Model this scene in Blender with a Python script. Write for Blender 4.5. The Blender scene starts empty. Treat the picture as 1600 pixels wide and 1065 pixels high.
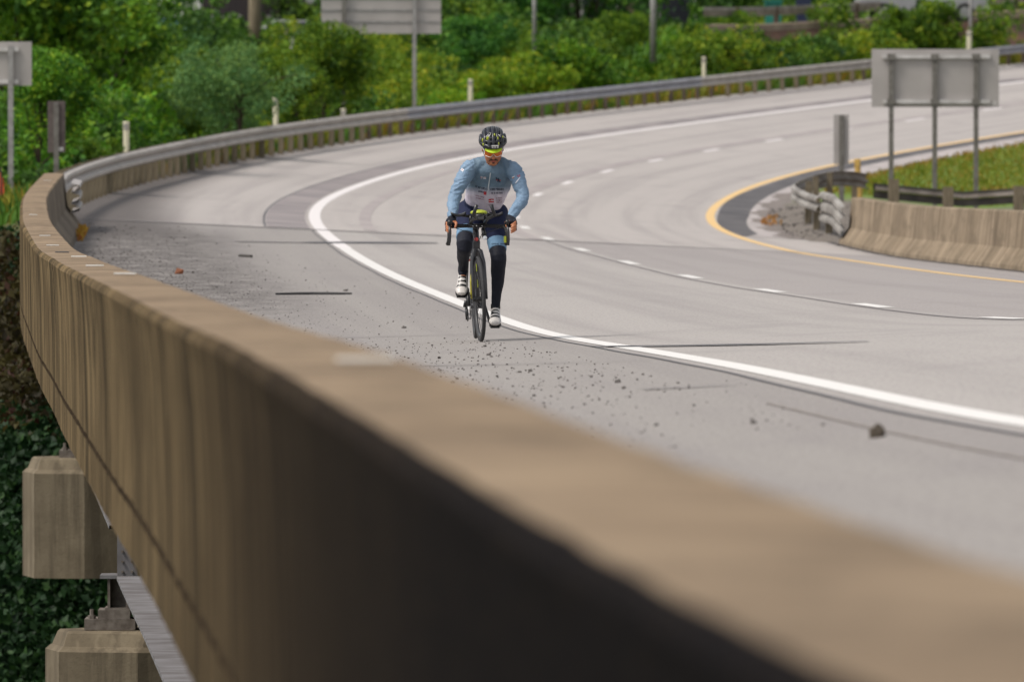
import bpy, bmesh, math, random
import numpy as np
from mathutils import Vector, Matrix, noise, bvhtree
random.seed(7); rng = np.random.default_rng(7)
scene = bpy.context.scene
COL = scene.collection
R = math.radians

# ------------------------------------------------------------------ camera, sky, sun, exposure
FPX, YH = 14550.0, 166.82            # focal length in photo pixels (1600 wide), horizon row
cd = bpy.data.cameras.new('camera'); cam = bpy.data.objects.new('camera', cd); COL.objects.link(cam)
cd.sensor_width = 36.0; cd.lens = FPX / 1600.0 * 36.0
cd.clip_start = 0.5; cd.clip_end = 3000.0
cam.location = (0, 0, 0)
cam.rotation_euler = (R(90) - math.atan((532.5 - YH) / FPX), 0, 0)
cd.dof.use_dof = True; cd.dof.focus_distance = 71.7; cd.dof.aperture_fstop = 7.2
scene.camera = cam
world = bpy.data.worlds.new('World'); scene.world = world; world.use_nodes = True
wn, wl = world.node_tree.nodes, world.node_tree.links
bg = wn['Background']; sky = wn.new('ShaderNodeTexSky'); sky.sky_type = 'NISHITA'; sky.sun_disc = False
SUN_EL, SUN_AZ = 55.0, -115.0         # azimuth measured from +Y towards +X
sky.sun_elevation = R(SUN_EL); sky.sun_rotation = R(SUN_AZ)
sky.air_density = 1.0; sky.dust_density = 3.0; sky.ozone_density = 1.0
hs = wn.new('ShaderNodeHueSaturation'); hs.inputs['Saturation'].default_value = 0.22
wl.new(sky.outputs[0], hs.inputs['Color']); wl.new(hs.outputs[0], bg.inputs[0]); bg.inputs[1].default_value = 0.105
sd = bpy.data.lights.new('sun', 'SUN'); sun = bpy.data.objects.new('sun', sd); COL.objects.link(sun)
sd.energy = 1.65; sd.angle = R(13); sd.color = (1.0, 0.93, 0.84)
dx, dy, dz = math.sin(R(SUN_AZ)) * math.cos(R(SUN_EL)), math.cos(R(SUN_AZ)) * math.cos(R(SUN_EL)), math.sin(R(SUN_EL))
sun.rotation_euler = Vector((dx, dy, dz)).to_track_quat('Z', 'Y').to_euler()
scene.render.engine = 'CYCLES'
vs = scene.view_settings; vs.view_transform = 'Standard'; vs.look = 'None'; vs.exposure = 0.62; vs.gamma = 1.0; vs.use_curve_mapping = False

# ------------------------------------------------------------------ helpers
def tag(o, label=None, cat=None, group=None, kind=None):
    if label: o['label'] = label
    if cat: o['category'] = cat
    if group: o['group'] = group
    if kind: o['kind'] = kind
    return o
def empty(name, loc=(0, 0, 0), label=None, cat=None, group=None, rz=0, kind=None):
    o = bpy.data.objects.new(name, None); COL.objects.link(o); o.location = loc; o.rotation_euler = (0, 0, rz)
    return tag(o, label, cat, group, kind)
def link(name, me, m, parent=None, smooth=False):
    o = bpy.data.objects.new(name, me); COL.objects.link(o)
    if m and not me.materials: me.materials.append(m)
    if smooth: me.polygons.foreach_set('use_smooth', [True] * len(me.polygons))
    if parent: o.parent = parent
    return o
def mesh(name, V, F, uv=None, col=None):
    me = bpy.data.meshes.new(name); me.from_pydata([tuple(map(float, v)) for v in V], [], F)
    if uv is not None:
        l = me.uv_layers.new(name='UVMap'); vi = np.empty(len(me.loops), int); me.loops.foreach_get('vertex_index', vi)
        l.data.foreach_set('uv', np.asarray(uv, float)[vi].ravel())
    if col is not None:
        a = me.color_attributes.new('Col', 'FLOAT_COLOR', 'POINT'); a.data.foreach_set('color', np.asarray(col, float).ravel())
    me.update(); return me
def copy_tree(o, parent=None, loc=None, label=None):
    c = o.copy(); COL.objects.link(c)
    if parent: c.parent = parent
    if loc is not None: c.location = loc
    if label: c['label'] = label
    for ch in list(o.children): copy_tree(ch, c)
    return c
class MB:
    """collects shapes, builds ONE mesh object"""
    def __init__(s): s.V, s.F = [], []
    def add(s, V, F):
        n = len(s.V); s.V += [tuple(v) for v in V]; s.F += [tuple(i + n for i in f) for f in F]; return s
    def box(s, c, d, M=None, bev=0.0):
        x, y, z = d[0] / 2, d[1] / 2, d[2] / 2
        P = [Vector((i * x, j * y, k * z)) for k in (-1, 1) for j in (-1, 1) for i in (-1, 1)]
        P = [((M @ p) if M else p) + Vector(c) for p in P]
        return s.add(P, [(0, 2, 3, 1), (4, 5, 7, 6), (0, 1, 5, 4), (2, 6, 7, 3), (0, 4, 6, 2), (1, 3, 7, 5)])
    def tube(s, pts, r, n=8, caps=True, ry=None):
        pts = [Vector(p) for p in pts]; rs = r if isinstance(r, (list, tuple)) else [r] * len(pts)
        rys = ry if ry else rs
        up = None; base = len(s.V)
        for i, p in enumerate(pts):
            t = (pts[min(i + 1, len(pts) - 1)] - pts[max(i - 1, 0)]).normalized()
            if up is None: up = Vector((0, 0, 1)) if abs(t.z) < .9 else Vector((0, 1, 0))
            a = t.cross(up).normalized(); b = a.cross(t).normalized(); up = b
            for k in range(n):
                q = 2 * math.pi * k / n
                s.V.append(tuple(p + a * (rs[i] * math.cos(q)) + b * (rys[i] * math.sin(q))))
        for i in range(len(pts) - 1):
            for k in range(n):
                k2 = (k + 1) % n
                s.F.append((base + i * n + k, base + i * n + k2, base + (i + 1) * n + k2, base + (i + 1) * n + k))
        if caps:
            s.F.append(tuple(base + k for k in reversed(range(n)))); e = base + (len(pts) - 1) * n
            s.F.append(tuple(e + k for k in range(n)))
        return s
    def torus(s, c, R_, r, M, n=48, m=8):
        base = len(s.V)
        for i in range(n):
            a = 2 * math.pi * i / n
            for j in range(m):
                b = 2 * math.pi * j / m
                p = Vector((r * math.sin(b), (R_ + r * math.cos(b)) * math.cos(a), (R_ + r * math.cos(b)) * math.sin(a)))
                s.V.append(tuple(M @ p + Vector(c)))
        for i in range(n):
            for j in range(m):
                i2, j2 = (i + 1) % n, (j + 1) % m
                s.F.append((base + i * m + j, base + i2 * m + j, base + i2 * m + j2, base + i * m + j2))
        return s
    def ball(s, c, r, n=10, m=8, M=None):
        if not hasattr(r, '__len__'): r = (r, r, r)
        base = len(s.V)
        for j in range(m + 1):
            t = math.pi * j / m
            for i in range(n):
                a = 2 * math.pi * i / n
                p = Vector((r[0] * math.sin(t) * math.cos(a), r[1] * math.sin(t) * math.sin(a), r[2] * math.cos(t)))
                s.V.append(tuple((M @ p if M else p) + Vector(c)))
        for j in range(m):
            for i in range(n):
                i2 = (i + 1) % n
                s.F.append((base + j * n + i, base + (j + 1) * n + i, base + (j + 1) * n + i2, base + j * n + i2))
        return s
    def build(s, name, m, parent=None, smooth=False):
        me = mesh(name, s.V, s.F); return link(name, me, m, parent, smooth)

# ------------------------------------------------------------------ materials
def newmat(name):
    m = bpy.data.materials.new(name); m.use_nodes = True
    return m, m.node_tree.nodes, m.node_tree.links, m.node_tree.nodes['Principled BSDF']
def rgb(c): return (c[0], c[1], c[2], 1.0)
def mat(name, c1, c2=None, rough=.7, metal=0.0, scale=4.0, bump=0.0, bscale=None, stretch=(1, 1, 1), detail=4, vcol=False, coord='Object', spec=.5):
    m, n, l, b = newmat(name)
    b.inputs['Roughness'].default_value = rough; b.inputs['Metallic'].default_value = metal
    b.inputs['Specular IOR Level'].default_value = spec
    tc = n.new('ShaderNodeTexCoord'); mp = n.new('ShaderNodeMapping'); mp.inputs['Scale'].default_value = stretch
    l.new(tc.outputs[coord], mp.inputs[0])
    nz = n.new('ShaderNodeTexNoise'); nz.inputs['Scale'].default_value = scale; nz.inputs['Detail'].default_value = detail
    l.new(mp.outputs[0], nz.inputs['Vector'])
    if c2 is None: c2 = tuple(min(1, x * .8) for x in c1)
    cr = n.new('ShaderNodeValToRGB'); cr.color_ramp.elements[0].position = .35; cr.color_ramp.elements[1].position = .65
    cr.color_ramp.elements[0].color = rgb(c2); cr.color_ramp.elements[1].color = rgb(c1)
    l.new(nz.outputs['Fac'], cr.inputs[0]); out = cr.outputs[0]
    if vcol:
        at = n.new('ShaderNodeVertexColor'); at.layer_name = 'Col'
        mx = n.new('ShaderNodeMix'); mx.data_type = 'RGBA'; mx.blend_type = 'MULTIPLY'; mx.inputs[0].default_value = 1
        l.new(at.outputs[0], mx.inputs[6]); l.new(out, mx.inputs[7]); out = mx.outputs[2]
    l.new(out, b.inputs['Base Color'])
    if bump:
        bp = n.new('ShaderNodeBump'); bp.inputs['Strength'].default_value = bump; bp.inputs['Distance'].default_value = .02
        if bscale:
            nb = n.new('ShaderNodeTexNoise'); nb.inputs['Scale'].default_value = bscale; nb.inputs['Detail'].default_value = 5
            l.new(mp.outputs[0], nb.inputs['Vector']); l.new(nb.outputs['Fac'], bp.inputs['Height'])
        else: l.new(nz.outputs['Fac'], bp.inputs['Height'])
        l.new(bp.outputs[0], b.inputs['Normal'])
    return m
def nd(n, t, **k):
    x = n.new(t)
    for a, v in k.items(): setattr(x, a, v)
    return x
def mathn(n, l, op, a, b=None, clamp=False):
    x = n.new('ShaderNodeMath'); x.operation = op; x.use_clamp = clamp
    for i, v in enumerate((a, b)):
        if v is None: continue
        if isinstance(v, (int, float)): x.inputs[i].default_value = v
        else: l.new(v, x.inputs[i])
    return x.outputs[0]
def ramp(n, l, src, lo, hi):
    x = n.new('ShaderNodeMapRange'); x.interpolation_type = 'SMOOTHSTEP'
    x.inputs[1].default_value = lo; x.inputs[2].default_value = hi; l.new(src, x.inputs[0]); return x.outputs[0]
def mixc(n, l, f, a, b, mode='MIX'):
    x = n.new('ShaderNodeMix'); x.data_type = 'RGBA'; x.blend_type = mode
    for i, v in ((0, f), (6, a), (7, b)):
        if isinstance(v, (int, float)): x.inputs[i].default_value = v
        elif isinstance(v, tuple): x.inputs[i].default_value = rgb(v)
        else: l.new(v, x.inputs[i])
    return x.outputs[2]
def noisen(n, l, vec, scale, detail=4, rough=.55):
    x = n.new('ShaderNodeTexNoise'); x.inputs['Scale'].default_value = scale; x.inputs['Detail'].default_value = detail
    x.inputs['Roughness'].default_value = rough; l.new(vec, x.inputs['Vector']); return x.outputs['Fac']
def mapn(n, l, vec, sc):
    x = n.new('ShaderNodeMapping'); x.inputs['Scale'].default_value = sc; l.new(vec, x.inputs[0]); return x.outputs[0]

# ------------------------------------------------------------------ the alignment of the road (station S, offset o to the right of the white edge line)
DS = .5; S = np.arange(-40, 421, DS)
KS = [-16, 0, 15, 30, 45, 60, 80, 100, 125, 150, 180, 220, 280, 400]
KK = [.00312, .00235, .00084, -.00036, -.00069, -.00023, .00017, .00033, .00077, .00183, .00216, .00218, .00212, .00206]
GG = [-.01217, -.02566, -.01394, -.01732, -.01753, -.00365, -.00186, .00252, .00216, .00622, .01407, .01703, .02948, .04145]
BS = [-16, 15, 45, 80, 120, 180, 280, 400]; BB_ = [-.21069, -.11286, -.04288, .00786, .04788, .07138, .08938, .10375]
i0 = int(np.argmin(abs(S)))
def cum(a): c = np.cumsum(a) * DS; return c - c[i0]
def smooth(a, w=13):
    k = np.hanning(2 * w + 3)[1:-1]; k /= k.sum(); return np.convolve(np.pad(a, w, 'edge'), k, 'valid')
TH = -.06263 + cum(smooth(np.interp(S, KS, KK)))
PX = 2.4142 + cum(np.sin(TH)); PY = 25.5073 + cum(np.cos(TH)); PZ = -.98129 + cum(smooth(np.interp(S, KS, GG))); PB = smooth(np.interp(S, BS, BB_))
SO_S = [-16, 0, 10, 20, 35, 50, 70, 90, 110]; SO_V = [3.107, 2.849, 2.915, 3.176, 3.562, 3.836, 4.059, 4.087, 3.937]
RO_S = [60, 120, 200, 400]; RO_V = [3.996, 4.030, 3.280, 2.720]
SO_A = smooth(np.interp(S, SO_S, SO_V), 17); RO_A = smooth(np.interp(S, RO_S, RO_V), 17)
def so(s): return np.interp(s, S, SO_A)
def ro(s): return np.interp(s, S, RO_A)
WA_A = smooth(np.interp(S, [-40, -22, -17, -15, -12.5, -9, 0, 25, 40, 55, 75], [.56, .56, .52, .465, .42, .385, .36, .35, .345, .335, .315]), 4)
def WA(s): return np.interp(s, S, WA_A)
def pt(s, o, dz=0.0, flat=None):
    """3D point at station s, offset o, height dz above the banked road; flat = bank beyond this offset is level"""
    s = np.asarray(s, float); o = np.asarray(o, float)
    th = np.interp(s, S, TH); b = np.interp(s, S, PB); oc = o if flat is None else np.clip(o, -flat, flat)
    return np.stack(np.broadcast_arrays(np.interp(s, S, PX) + o * np.cos(th), np.interp(s, S, PY) - o * np.sin(th), np.interp(s, S, PZ) - b * oc + dz), -1)
def heading(s): return float(np.interp(s, S, TH))
def pix(P): P = np.asarray(P); return np.stack([800 + FPX * P[..., 0] / P[..., 1], YH - FPX * P[..., 2] / P[..., 1]], -1)
def at(px, D, py=None, z=None):
    return Vector(((px - 800) / FPX * D, D, z if z is not None else (YH - py) / FPX * D))
def find_s(px, o, lo=112, hi=330):
    ss = np.arange(lo, hi, .25); q = pix(pt(ss, o(ss) if callable(o) else o)); return float(ss[np.argmin(abs(q[:, 0] - px))])
def ribbon(ss, offs, dz=0.0, dzf=None):
    """offs: list of offset arrays (functions of s or constants) -> V, F, uv"""
    V, uv = [], []
    ss = np.asarray(ss, float); cols = []
    for j, o in enumerate(offs):
        oo = (o(ss) if callable(o) else np.full(len(ss), float(o)))
        h = dz if dzf is None else dzf(ss, oo, j)
        cols.append((pt(ss, oo, h), np.stack([ss, oo], 1)))
    n = len(offs)
    V = np.stack([c[0] for c in cols], 1).reshape(-1, 3); uv = np.stack([c[1] for c in cols], 1).reshape(-1, 2)
    F = [(i * n + j, i * n + j + 1, (i + 1) * n + j + 1, (i + 1) * n + j) for i in range(len(ss) - 1) for j in range(n - 1)]
    return V, F, uv
def strip(name, m, parent, s0, s1, oa, ob, dz=.004, kind=None):
    ss = np.unique(np.concatenate([[s0], S[(S > s0) & (S < s1)], [s1]]))
    V, F, uv = ribbon(ss, [oa, ob], dz); o = link(name, mesh(name, V, F, uv), m, parent)
    if kind: o['kind'] = kind
    return o
# ------------------------------------------------------------------ setting: road
def road_material():
    m, n, l, b = newmat('weathered_pavement')
    uv = n.new('ShaderNodeUVMap'); uv.uv_map = 'UVMap'; sp = n.new('ShaderNodeSeparateXYZ'); l.new(uv.outputs[0], sp.inputs[0])
    s_, o_ = sp.outputs[0], sp.outputs[1]; U = uv.outputs[0]
    fine = noisen(n, l, mapn(n, l, U, (5, 42, 1)), 1.0, 6, .8)
    fine2 = noisen(n, l, mapn(n, l, U, (7, 75, 1)), 1.0, 4, .8)
    blot = noisen(n, l, mapn(n, l, U, (.25, .8, 1)), 1.0, 5)
    streak = noisen(n, l, mapn(n, l, U, (.02, 1.6, 1)), 1.0, 4)
    lane = (.368, .342, .324); shoulder = (.285, .264, .248); after = (.415, .380, .360)
    past = ramp(n, l, s_, 119.8, 120.4)
    sh = mathn(n, l, 'SUBTRACT', 1.0, ramp(n, l, o_, -.14, -.10))
    c = mixc(n, l, sh, lane, shoulder)
    # second lane of the bridge is a little browner and darker than the near lane
    l2 = ramp(n, l, mathn(n, l, 'ADD', o_, mathn(n, l, 'MULTIPLY', blot, .15)), 3.72, 3.78)
    c = mixc(n, l, l2, c, (.318, .291, .280))
    c = mixc(n, l, past, c, after)
    c = mixc(n, l, mathn(n, l, 'MULTIPLY', ramp(n, l, streak, .42, .68), .34), c, (.20, .18, .18))
    c = mixc(n, l, mathn(n, l, 'MULTIPLY', ramp(n, l, blot, .52, .72), .28), c, (.22, .20, .20))
    # dusting of black grit on the shoulder between the parapet and the cyclist
    g1 = mathn(n, l, 'MULTIPLY', mathn(n, l, 'MULTIPLY', ramp(n, l, s_, 55, 72), mathn(n, l, 'SUBTRACT', 1.0, ramp(n, l, s_, 108, 119))), mathn(n, l, 'SUBTRACT', 1.0, ramp(n, l, o_, -2.3, -.9)))
    gb = noisen(n, l, mapn(n, l, U, (1.1, 2.4, 1)), 1.0, 6, .7)
    g2 = mathn(n, l, 'MULTIPLY', g1, ramp(n, l, mathn(n, l, 'ADD', mathn(n, l, 'MULTIPLY', fine, .6), mathn(n, l, 'MULTIPLY', gb, .5)), .44, .60))
    c = mixc(n, l, mathn(n, l, 'MULTIPLY', g2, .85), c, (.05, .042, .038))
    g3 = mathn(n, l, 'MULTIPLY', ramp(n, l, s_, 100, 116), mathn(n, l, 'SUBTRACT', 1.0, ramp(n, l, mathn(n, l, 'ADD', mathn(n, l, 'ADD', o_, mathn(n, l, 'MULTIPLY', mathn(n, l, 'SUBTRACT', s_, 118.0), .014)), mathn(n, l, 'MULTIPLY', fine, 1.9)), -2.0, -.7)))
    c = mixc(n, l, mathn(n, l, 'MULTIPLY', g3, .88), c, (.062, .052, .048))
    # grit wash along the parapet foot in the foreground
    # speckle of the aggregate
    c = mixc(n, l, mathn(n, l, 'MULTIPLY', ramp(n, l, fine, .48, .66), .5), c, (.13, .12, .115))
    c = mixc(n, l, mathn(n, l, 'MULTIPLY', ramp(n, l, fine2, .54, .70), .5), c, (.55, .51, .50))
    # dirty inner edge beyond the yellow line
    l.new(c, b.inputs['Base Color']); b.inputs['Roughness'].default_value = .82
    b.inputs['Specular IOR Level'].default_value = .3
    bp = n.new('ShaderNodeBump'); bp.inputs['Strength'].default_value = .35; bp.inputs['Distance'].default_value = .004
    l.new(fine, bp.inputs['Height']); l.new(bp.outputs[0], b.inputs['Normal'])
    return m
M_road = road_material()
def paint(name, c, wear=.5, worn=(.35, .32, .31)):
    m, n, l, b = newmat(name); uv = n.new('ShaderNodeUVMap'); uv.uv_map = 'UVMap'; U = uv.outputs[0]
    f = noisen(n, l, mapn(n, l, U, (9, 40, 1)), 1.0, 6, .75); g = noisen(n, l, mapn(n, l, U, (.6, 3, 1)), 1.0, 3)
    k = mathn(n, l, 'MULTIPLY', ramp(n, l, mathn(n, l, 'ADD', mathn(n, l, 'MULTIPLY', f, .7), mathn(n, l, 'MULTIPLY', g, .35)), .55, .75), wear)
    l.new(mixc(n, l, k, c, worn), b.inputs['Base Color']); b.inputs['Roughness'].default_value = .6
    return m
M_white = paint('white_road_paint', (.70, .68, .655), .65)
M_white2 = paint('worn_white_road_paint', (.72, .68, .67), .6)
M_yel = paint('yellow_road_paint', (.72, .48, .20), .6, (.5, .38, .24))
M_tar = mat('crack_sealant', (.035, .034, .04), (.06, .055, .06), rough=.5, scale=8, bump=.2)
M_tar2 = mat('thin_sealed_crack', (.13, .12, .12), (.2, .18, .18), rough=.7, scale=6)
M_band = mat('dark_asphalt_band', (.18, .160, .165), (.29, .255, .25), rough=.85, scale=.6, stretch=(1, 1, 1), detail=6)
M_soft = mat('faint_sealed_joint', (.30, .265, .26), (.36, .32, .31), rough=.85, scale=.6, detail=6)
M_soft2 = mat('faint_brown_crack', (.20, .175, .15), (.28, .25, .235), rough=.85, scale=3, detail=6)
M_band2 = mat('fresh_asphalt_band', (.045, .042, .046), (.125, .115, .115), rough=.75, scale=1.1, detail=6)

edgeL = lambda s: -np.where(s < 112, so(s), ro(s) + .35)
def bandw(s): return 0
V, F, uv = ribbon(S, [edgeL, -1.5, 0., 2., 3.7, 5.5, 7.5, lambda s: np.full_like(s, 9.3)], 0)
road = link('road', mesh('road', V, F, uv), M_road); road['kind'] = 'structure'
EW = lambda s: np.interp(s, [0, 25, 90], [.055, .066, .088])
# edge line etc: thin sheets 4 mm apart, all children of the road
strip('edge_line', M_white, road, -40, 104, lambda s: -EW(s), EW); strip('edge_line', M_white2, road, 104, 420, -.10, .10)
YW = lambda s: 7.2555 + np.interp(s, [0, 60, 250], [.185, .267, .031])
strip('yellow_line', M_yel, road, -40, 420, lambda s: YW(s) - EW(s), lambda s: YW(s) + EW(s))
first = None; ARC = 49.52
# dashes run along offset 3.63, 12.19 m apart, 3.05 m long
o_d = 3.628; PD = pt(S, o_d); Ld = np.concatenate([[0], np.cumsum(np.hypot(*(np.diff(PD[:, :2], axis=0).T)))]); Ld -= np.interp(0, S, Ld)
for k in range(-6, 28):
    t = ARC + 12.19 * k; a, c_ = np.interp([t - 1.52, t + 1.52], Ld, S)
    if c_ < 415: strip('lane_dash', M_white if k < 8 else M_white2, road, float(a), float(c_), o_d - .075, o_d + .075)
# sealed longitudinal joint beside the dashes, on the bridge thin and black, beyond it a soft wide one
def wob(base, amp, f, ph): return lambda s: base + amp * np.sin(s * f + ph) + amp * .6 * np.sin(s * f * 2.7 + ph * 2)
wa = wob(o_d - .15, .018, .2, 1)
strip('sealed_crack', M_tar2, road, -10, 119, lambda s: wa(s) - .022, lambda s: wa(s) + .022, .004)
strip('sealed_crack', M_soft, road, 121, 400, lambda s: o_d - .12 - np.interp(s, [121, 160, 400], [.22, .34, .4]), o_d - .14, .004)
wb = wob(-.165, .008, .3, 0)
strip('sealed_crack', M_tar, road, -30, 119, lambda s: wb(s) - .011, lambda s: wb(s) + .009, .004)
wc = wob(-.42, .02, .12, 2)
strip('sealed_crack', M_soft2, road, 4, 17, lambda s: wc(s) - .015, lambda s: wc(s) + .008, .004)
# dark asphalt band outside the edge line beyond the expansion joint, and the one inside the yellow line
wr = lambda s: np.clip((s - 121) / 9, 0, 1) ** .5
strip('dark_band', M_band, road, 121.2, 400, lambda s: -.22 - np.interp(s, [121, 135, 200, 400], [.62, .60, .48, .35]), -.17, .004)
strip('dark_band', M_tar, road, 121.2, 400, lambda s: -.24 - np.interp(s, [121, 135, 200, 400], [.62, .60, .48, .35]) - .03, lambda s: -.24 - np.interp(s, [121, 135, 200, 400], [.62, .60, .48, .35]), .004)
strip('dark_band', M_band2, road, 139, 400, lambda s: YW(s) + .12 + .03 * np.sin(s * .2), lambda s: YW(s) + np.interp(s, [139, 143, 165, 230, 400], [.2, .55, .78, .60, .5]), .004)
M_gut = mat('pale_kerb_gutter', (.46, .41, .40), (.32, .29, .28), rough=.85, scale=1.2, detail=6)
strip('gutter', M_gut, road, 139, 400, lambda s: YW(s) + np.interp(s, [139, 143, 165, 230, 400], [.22, .58, .81, .63, .53]), lambda s: YW(s) + 1.35, .006)
strip('gravel_wash', mat('gravel_wash', (.25, .215, .195), (.12, .10, .09), rough=.95, scale=5, detail=8, bump=.6), road, 139, 205, lambda s: YW(s) + .92 + .12 * np.sin(s * .7) + .07 * np.sin(s * 1.9), lambda s: 9.3 + 0 * s, .008)
strip('tyre_mark', M_soft, road, 122, 190, lambda s: .72 + .1 * np.sin(s * .05), lambda s: .92 + .12 * np.sin(s * .05), .004)
# transverse joints and sealed cracks (radial lines read from the photograph: (S,o) end points)
def cross(name, m, p0, p1, w0, w1, dz=.008, wig=.0):
    n_ = 24; ss = np.linspace(p0[0], p1[0], n_); oo = np.linspace(p0[1], p1[1], n_)
    ss = ss + wig * np.sin(np.linspace(0, 7, n_)) ; t = np.linspace(0, 1, n_); w = np.interp(t, [0, .1, .6, 1], [w0 * .4, w0, (w0 + w1) / 2, w1 * .3])
    A = pt(ss - w, oo, dz); B = pt(ss + w, oo, dz); V = np.concatenate([A, B]); F = [(i, i + 1, n_ + i + 1, n_ + i) for i in range(n_ - 1)]
    uv = np.concatenate([np.stack([ss - w, oo], 1), np.stack([ss + w, oo], 1)])
    return link(name, mesh(name, V, F, uv), m, road)
cross('sealed_crack', M_tar, (40.6, -.18), (33.0, 1.2), .35, .55, .008)
cross('sealed_crack', M_tar, (107.3, -.55), (111.5, 1.55), .55, .9, .008)
cross('sealed_crack', M_tar2, (106.3, -1.5), (107.3, -.5), .25, .5, .008)
cross('deck_joint', M_tar2, (120.0, -3.95), (120.0, 9.1), .28, .28, .008)
cross('deck_joint', M_tar2, (43.0, -3.4), (31.5, -.25), .10, .06, .008)
cross('deck_joint', M_tar2, (52.5, -3.8), (51.5, -.2), .05, .05, .008)
cross('sealed_crack', M_tar2, (22.5, -.75), (21.3, -.3), .10, .05, .008)

# ------------------------------------------------------------------ setting: ground
def sm(x, a, b): t = np.clip((x - a) / (b - a), 0, 1); return t * t * (3 - 2 * t)
def ground_material(name, g1, g2, dirt, spots):
    m, n, l, b = newmat(name); tc = n.new('ShaderNodeTexCoord'); P = tc.outputs['Object']
    a = noisen(n, l, P, .5, 5); f = noisen(n, l, P, 7, 5); d = noisen(n, l, P, .22, 3)
    c = mixc(n, l, ramp(n, l, f, .35, .65), g1, g2); c = mixc(n, l, ramp(n, l, a, .48, .62), c, dirt)
    c = mixc(n, l, mathn(n, l, 'MULTIPLY', ramp(n, l, d, .52, .64), .8), c, spots)
    l.new(c, b.inputs['Base Color']); b.inputs['Roughness'].default_value = .95
    bp = n.new('ShaderNodeBump'); bp.inputs['Strength'].default_value = .8; bp.inputs['Distance'].default_value = .08
    l.new(f, bp.inputs['Height']); l.new(bp.outputs[0], b.inputs['Normal']); return m
M_bank = ground_material('verge_soil', (.06, .085, .02), (.10, .11, .025), (.10, .075, .04), (.14, .13, .03))
M_valley = ground_material('valley_floor', (.018, .03, .012), (.03, .05, .015), (.035, .025, .018), (.02, .035, .012))
def infield_material():
    m, n, l, b = newmat('infield_grass_and_gravel'); tc = n.new('ShaderNodeTexCoord'); P = tc.outputs['Object']
    uv = n.new('ShaderNodeUVMap'); uv.uv_map = 'UVMap'; sp = n.new('ShaderNodeSeparateXYZ'); l.new(uv.outputs[0], sp.inputs[0]); s_, o_ = sp.outputs[0], sp.outputs[1]
    a = noisen(n, l, P, .45, 4); f = noisen(n, l, P, 9, 5); f2 = noisen(n, l, P, 26, 3)
    g = mixc(n, l, ramp(n, l, f, .3, .7), (.09, .17, .02), (.16, .23, .03)); g = mixc(n, l, ramp(n, l, a, .6, .75), g, (.22, .18, .035))
    g = mixc(n, l, ramp(n, l, a, .26, .33), (.25, .15, .045), g)
    gr = mixc(n, l, ramp(n, l, f2, .35, .65), (.10, .085, .07), (.22, .19, .165))
    e = mathn(n, l, 'ADD', o_, mathn(n, l, 'MULTIPLY', a, 1.0))
    k = mathn(n, l, 'SUBTRACT', 1.0, ramp(n, l, e, 9.0, 9.6))
    k2 = mathn(n, l, 'SUBTRACT', 1.0, ramp(n, l, s_, 176, 186)); k = mathn(n, l, 'MAXIMUM', k, mathn(n, l, 'MULTIPLY', k2, 1.0))
    l.new(mixc(n, l, k, g, gr), b.inputs['Base Color']); b.inputs['Roughness'].default_value = .95
    bp = n.new('ShaderNodeBump'); bp.inputs['Strength'].default_value = .9; bp.inputs['Distance'].default_value = .07
    l.new(f, bp.inputs['Height']); l.new(bp.outputs[0], b.inputs['Normal']); return m
M_infield = infield_material()
VZ = -11.0
def hill_noise(x, y, sc): 
    return np.array([noise.noise(Vector((a * sc, b_ * sc, 3.1))) for a, b_ in zip(np.ravel(x), np.ravel(y))]).reshape(np.shape(x))
def left_z(ss, oo):
    """absolute height of the verge left of the guardrail"""
    e = pt(ss, -ro(ss) - .3)[..., 2]; d = -oo - ro(ss) - .3
    fall = (1 - sm(ss, 150, 215))                      # near the bridge end the bank falls to the valley
    zf = e - .12 - 8.5 * sm(d, 2.2, 24) * fall
    z = zf - .5 * sm(d, .6, 3) * (1 - fall) + (1 - fall) * (.9 * sm(d, 5, 16)); kc = sm(d, 12, 26); z = z * (1 - kc) + np.minimum(z, 1.4) * kc
    y = pt(ss, oo)[..., 1]; k = sm(d, 1.6, 6 + np.clip((ss - 112) * .12, 0, 6)); zz = np.minimum(z, slope_z(y)) * k * fall + z * (1 - k * fall)
    return np.maximum(zz, VZ - .5)
offs = [0, .6, 1.5, 2.5, 4, 6, 8, 11, 14, 18, 24, 32, 42, 56, 75, 100, 130]
ssb = S[(S >= 112)][::4]
def slope_z(y): return VZ - .3 + 6.6 * np.clip((y - 125) / 80, 0, 1.6) ** 1.3
Vb, uvb = [], []
for s_i in ssb:
    for k in offs:
        o_i = -float(ro(s_i)) - .3 - k; p = pt(s_i, o_i); p[2] = left_z(s_i, np.array(o_i)) - (.01 if k == 0 else 0)
        if k > 1: p[2] += .25 * noise.noise(Vector((p[0] * .35, p[1] * .12, 0)))
        Vb.append(p); uvb.append((s_i, o_i))
n_ = len(offs); Fb = [(i * n_ + j, (i + 1) * n_ + j, (i + 1) * n_ + j + 1, i * n_ + j + 1) for i in range(len(ssb) - 1) for j in range(n_ - 1)]
verge = link('grass_verge', mesh('grass_verge', Vb, Fb, uvb), M_bank, None, True); verge['kind'] = 'structure'
def left_point(s_, d): 
    o_ = -float(ro(s_)) - .3 - d; p = pt(s_, o_); p[2] = float(left_z(np.array(float(s_)), np.array(o_))); return Vector(p)
offs = [0, .5, 1, 1.6, 2.5, 4, 6, 9, 13, 18, 24, 32, 42, 55]
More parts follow.
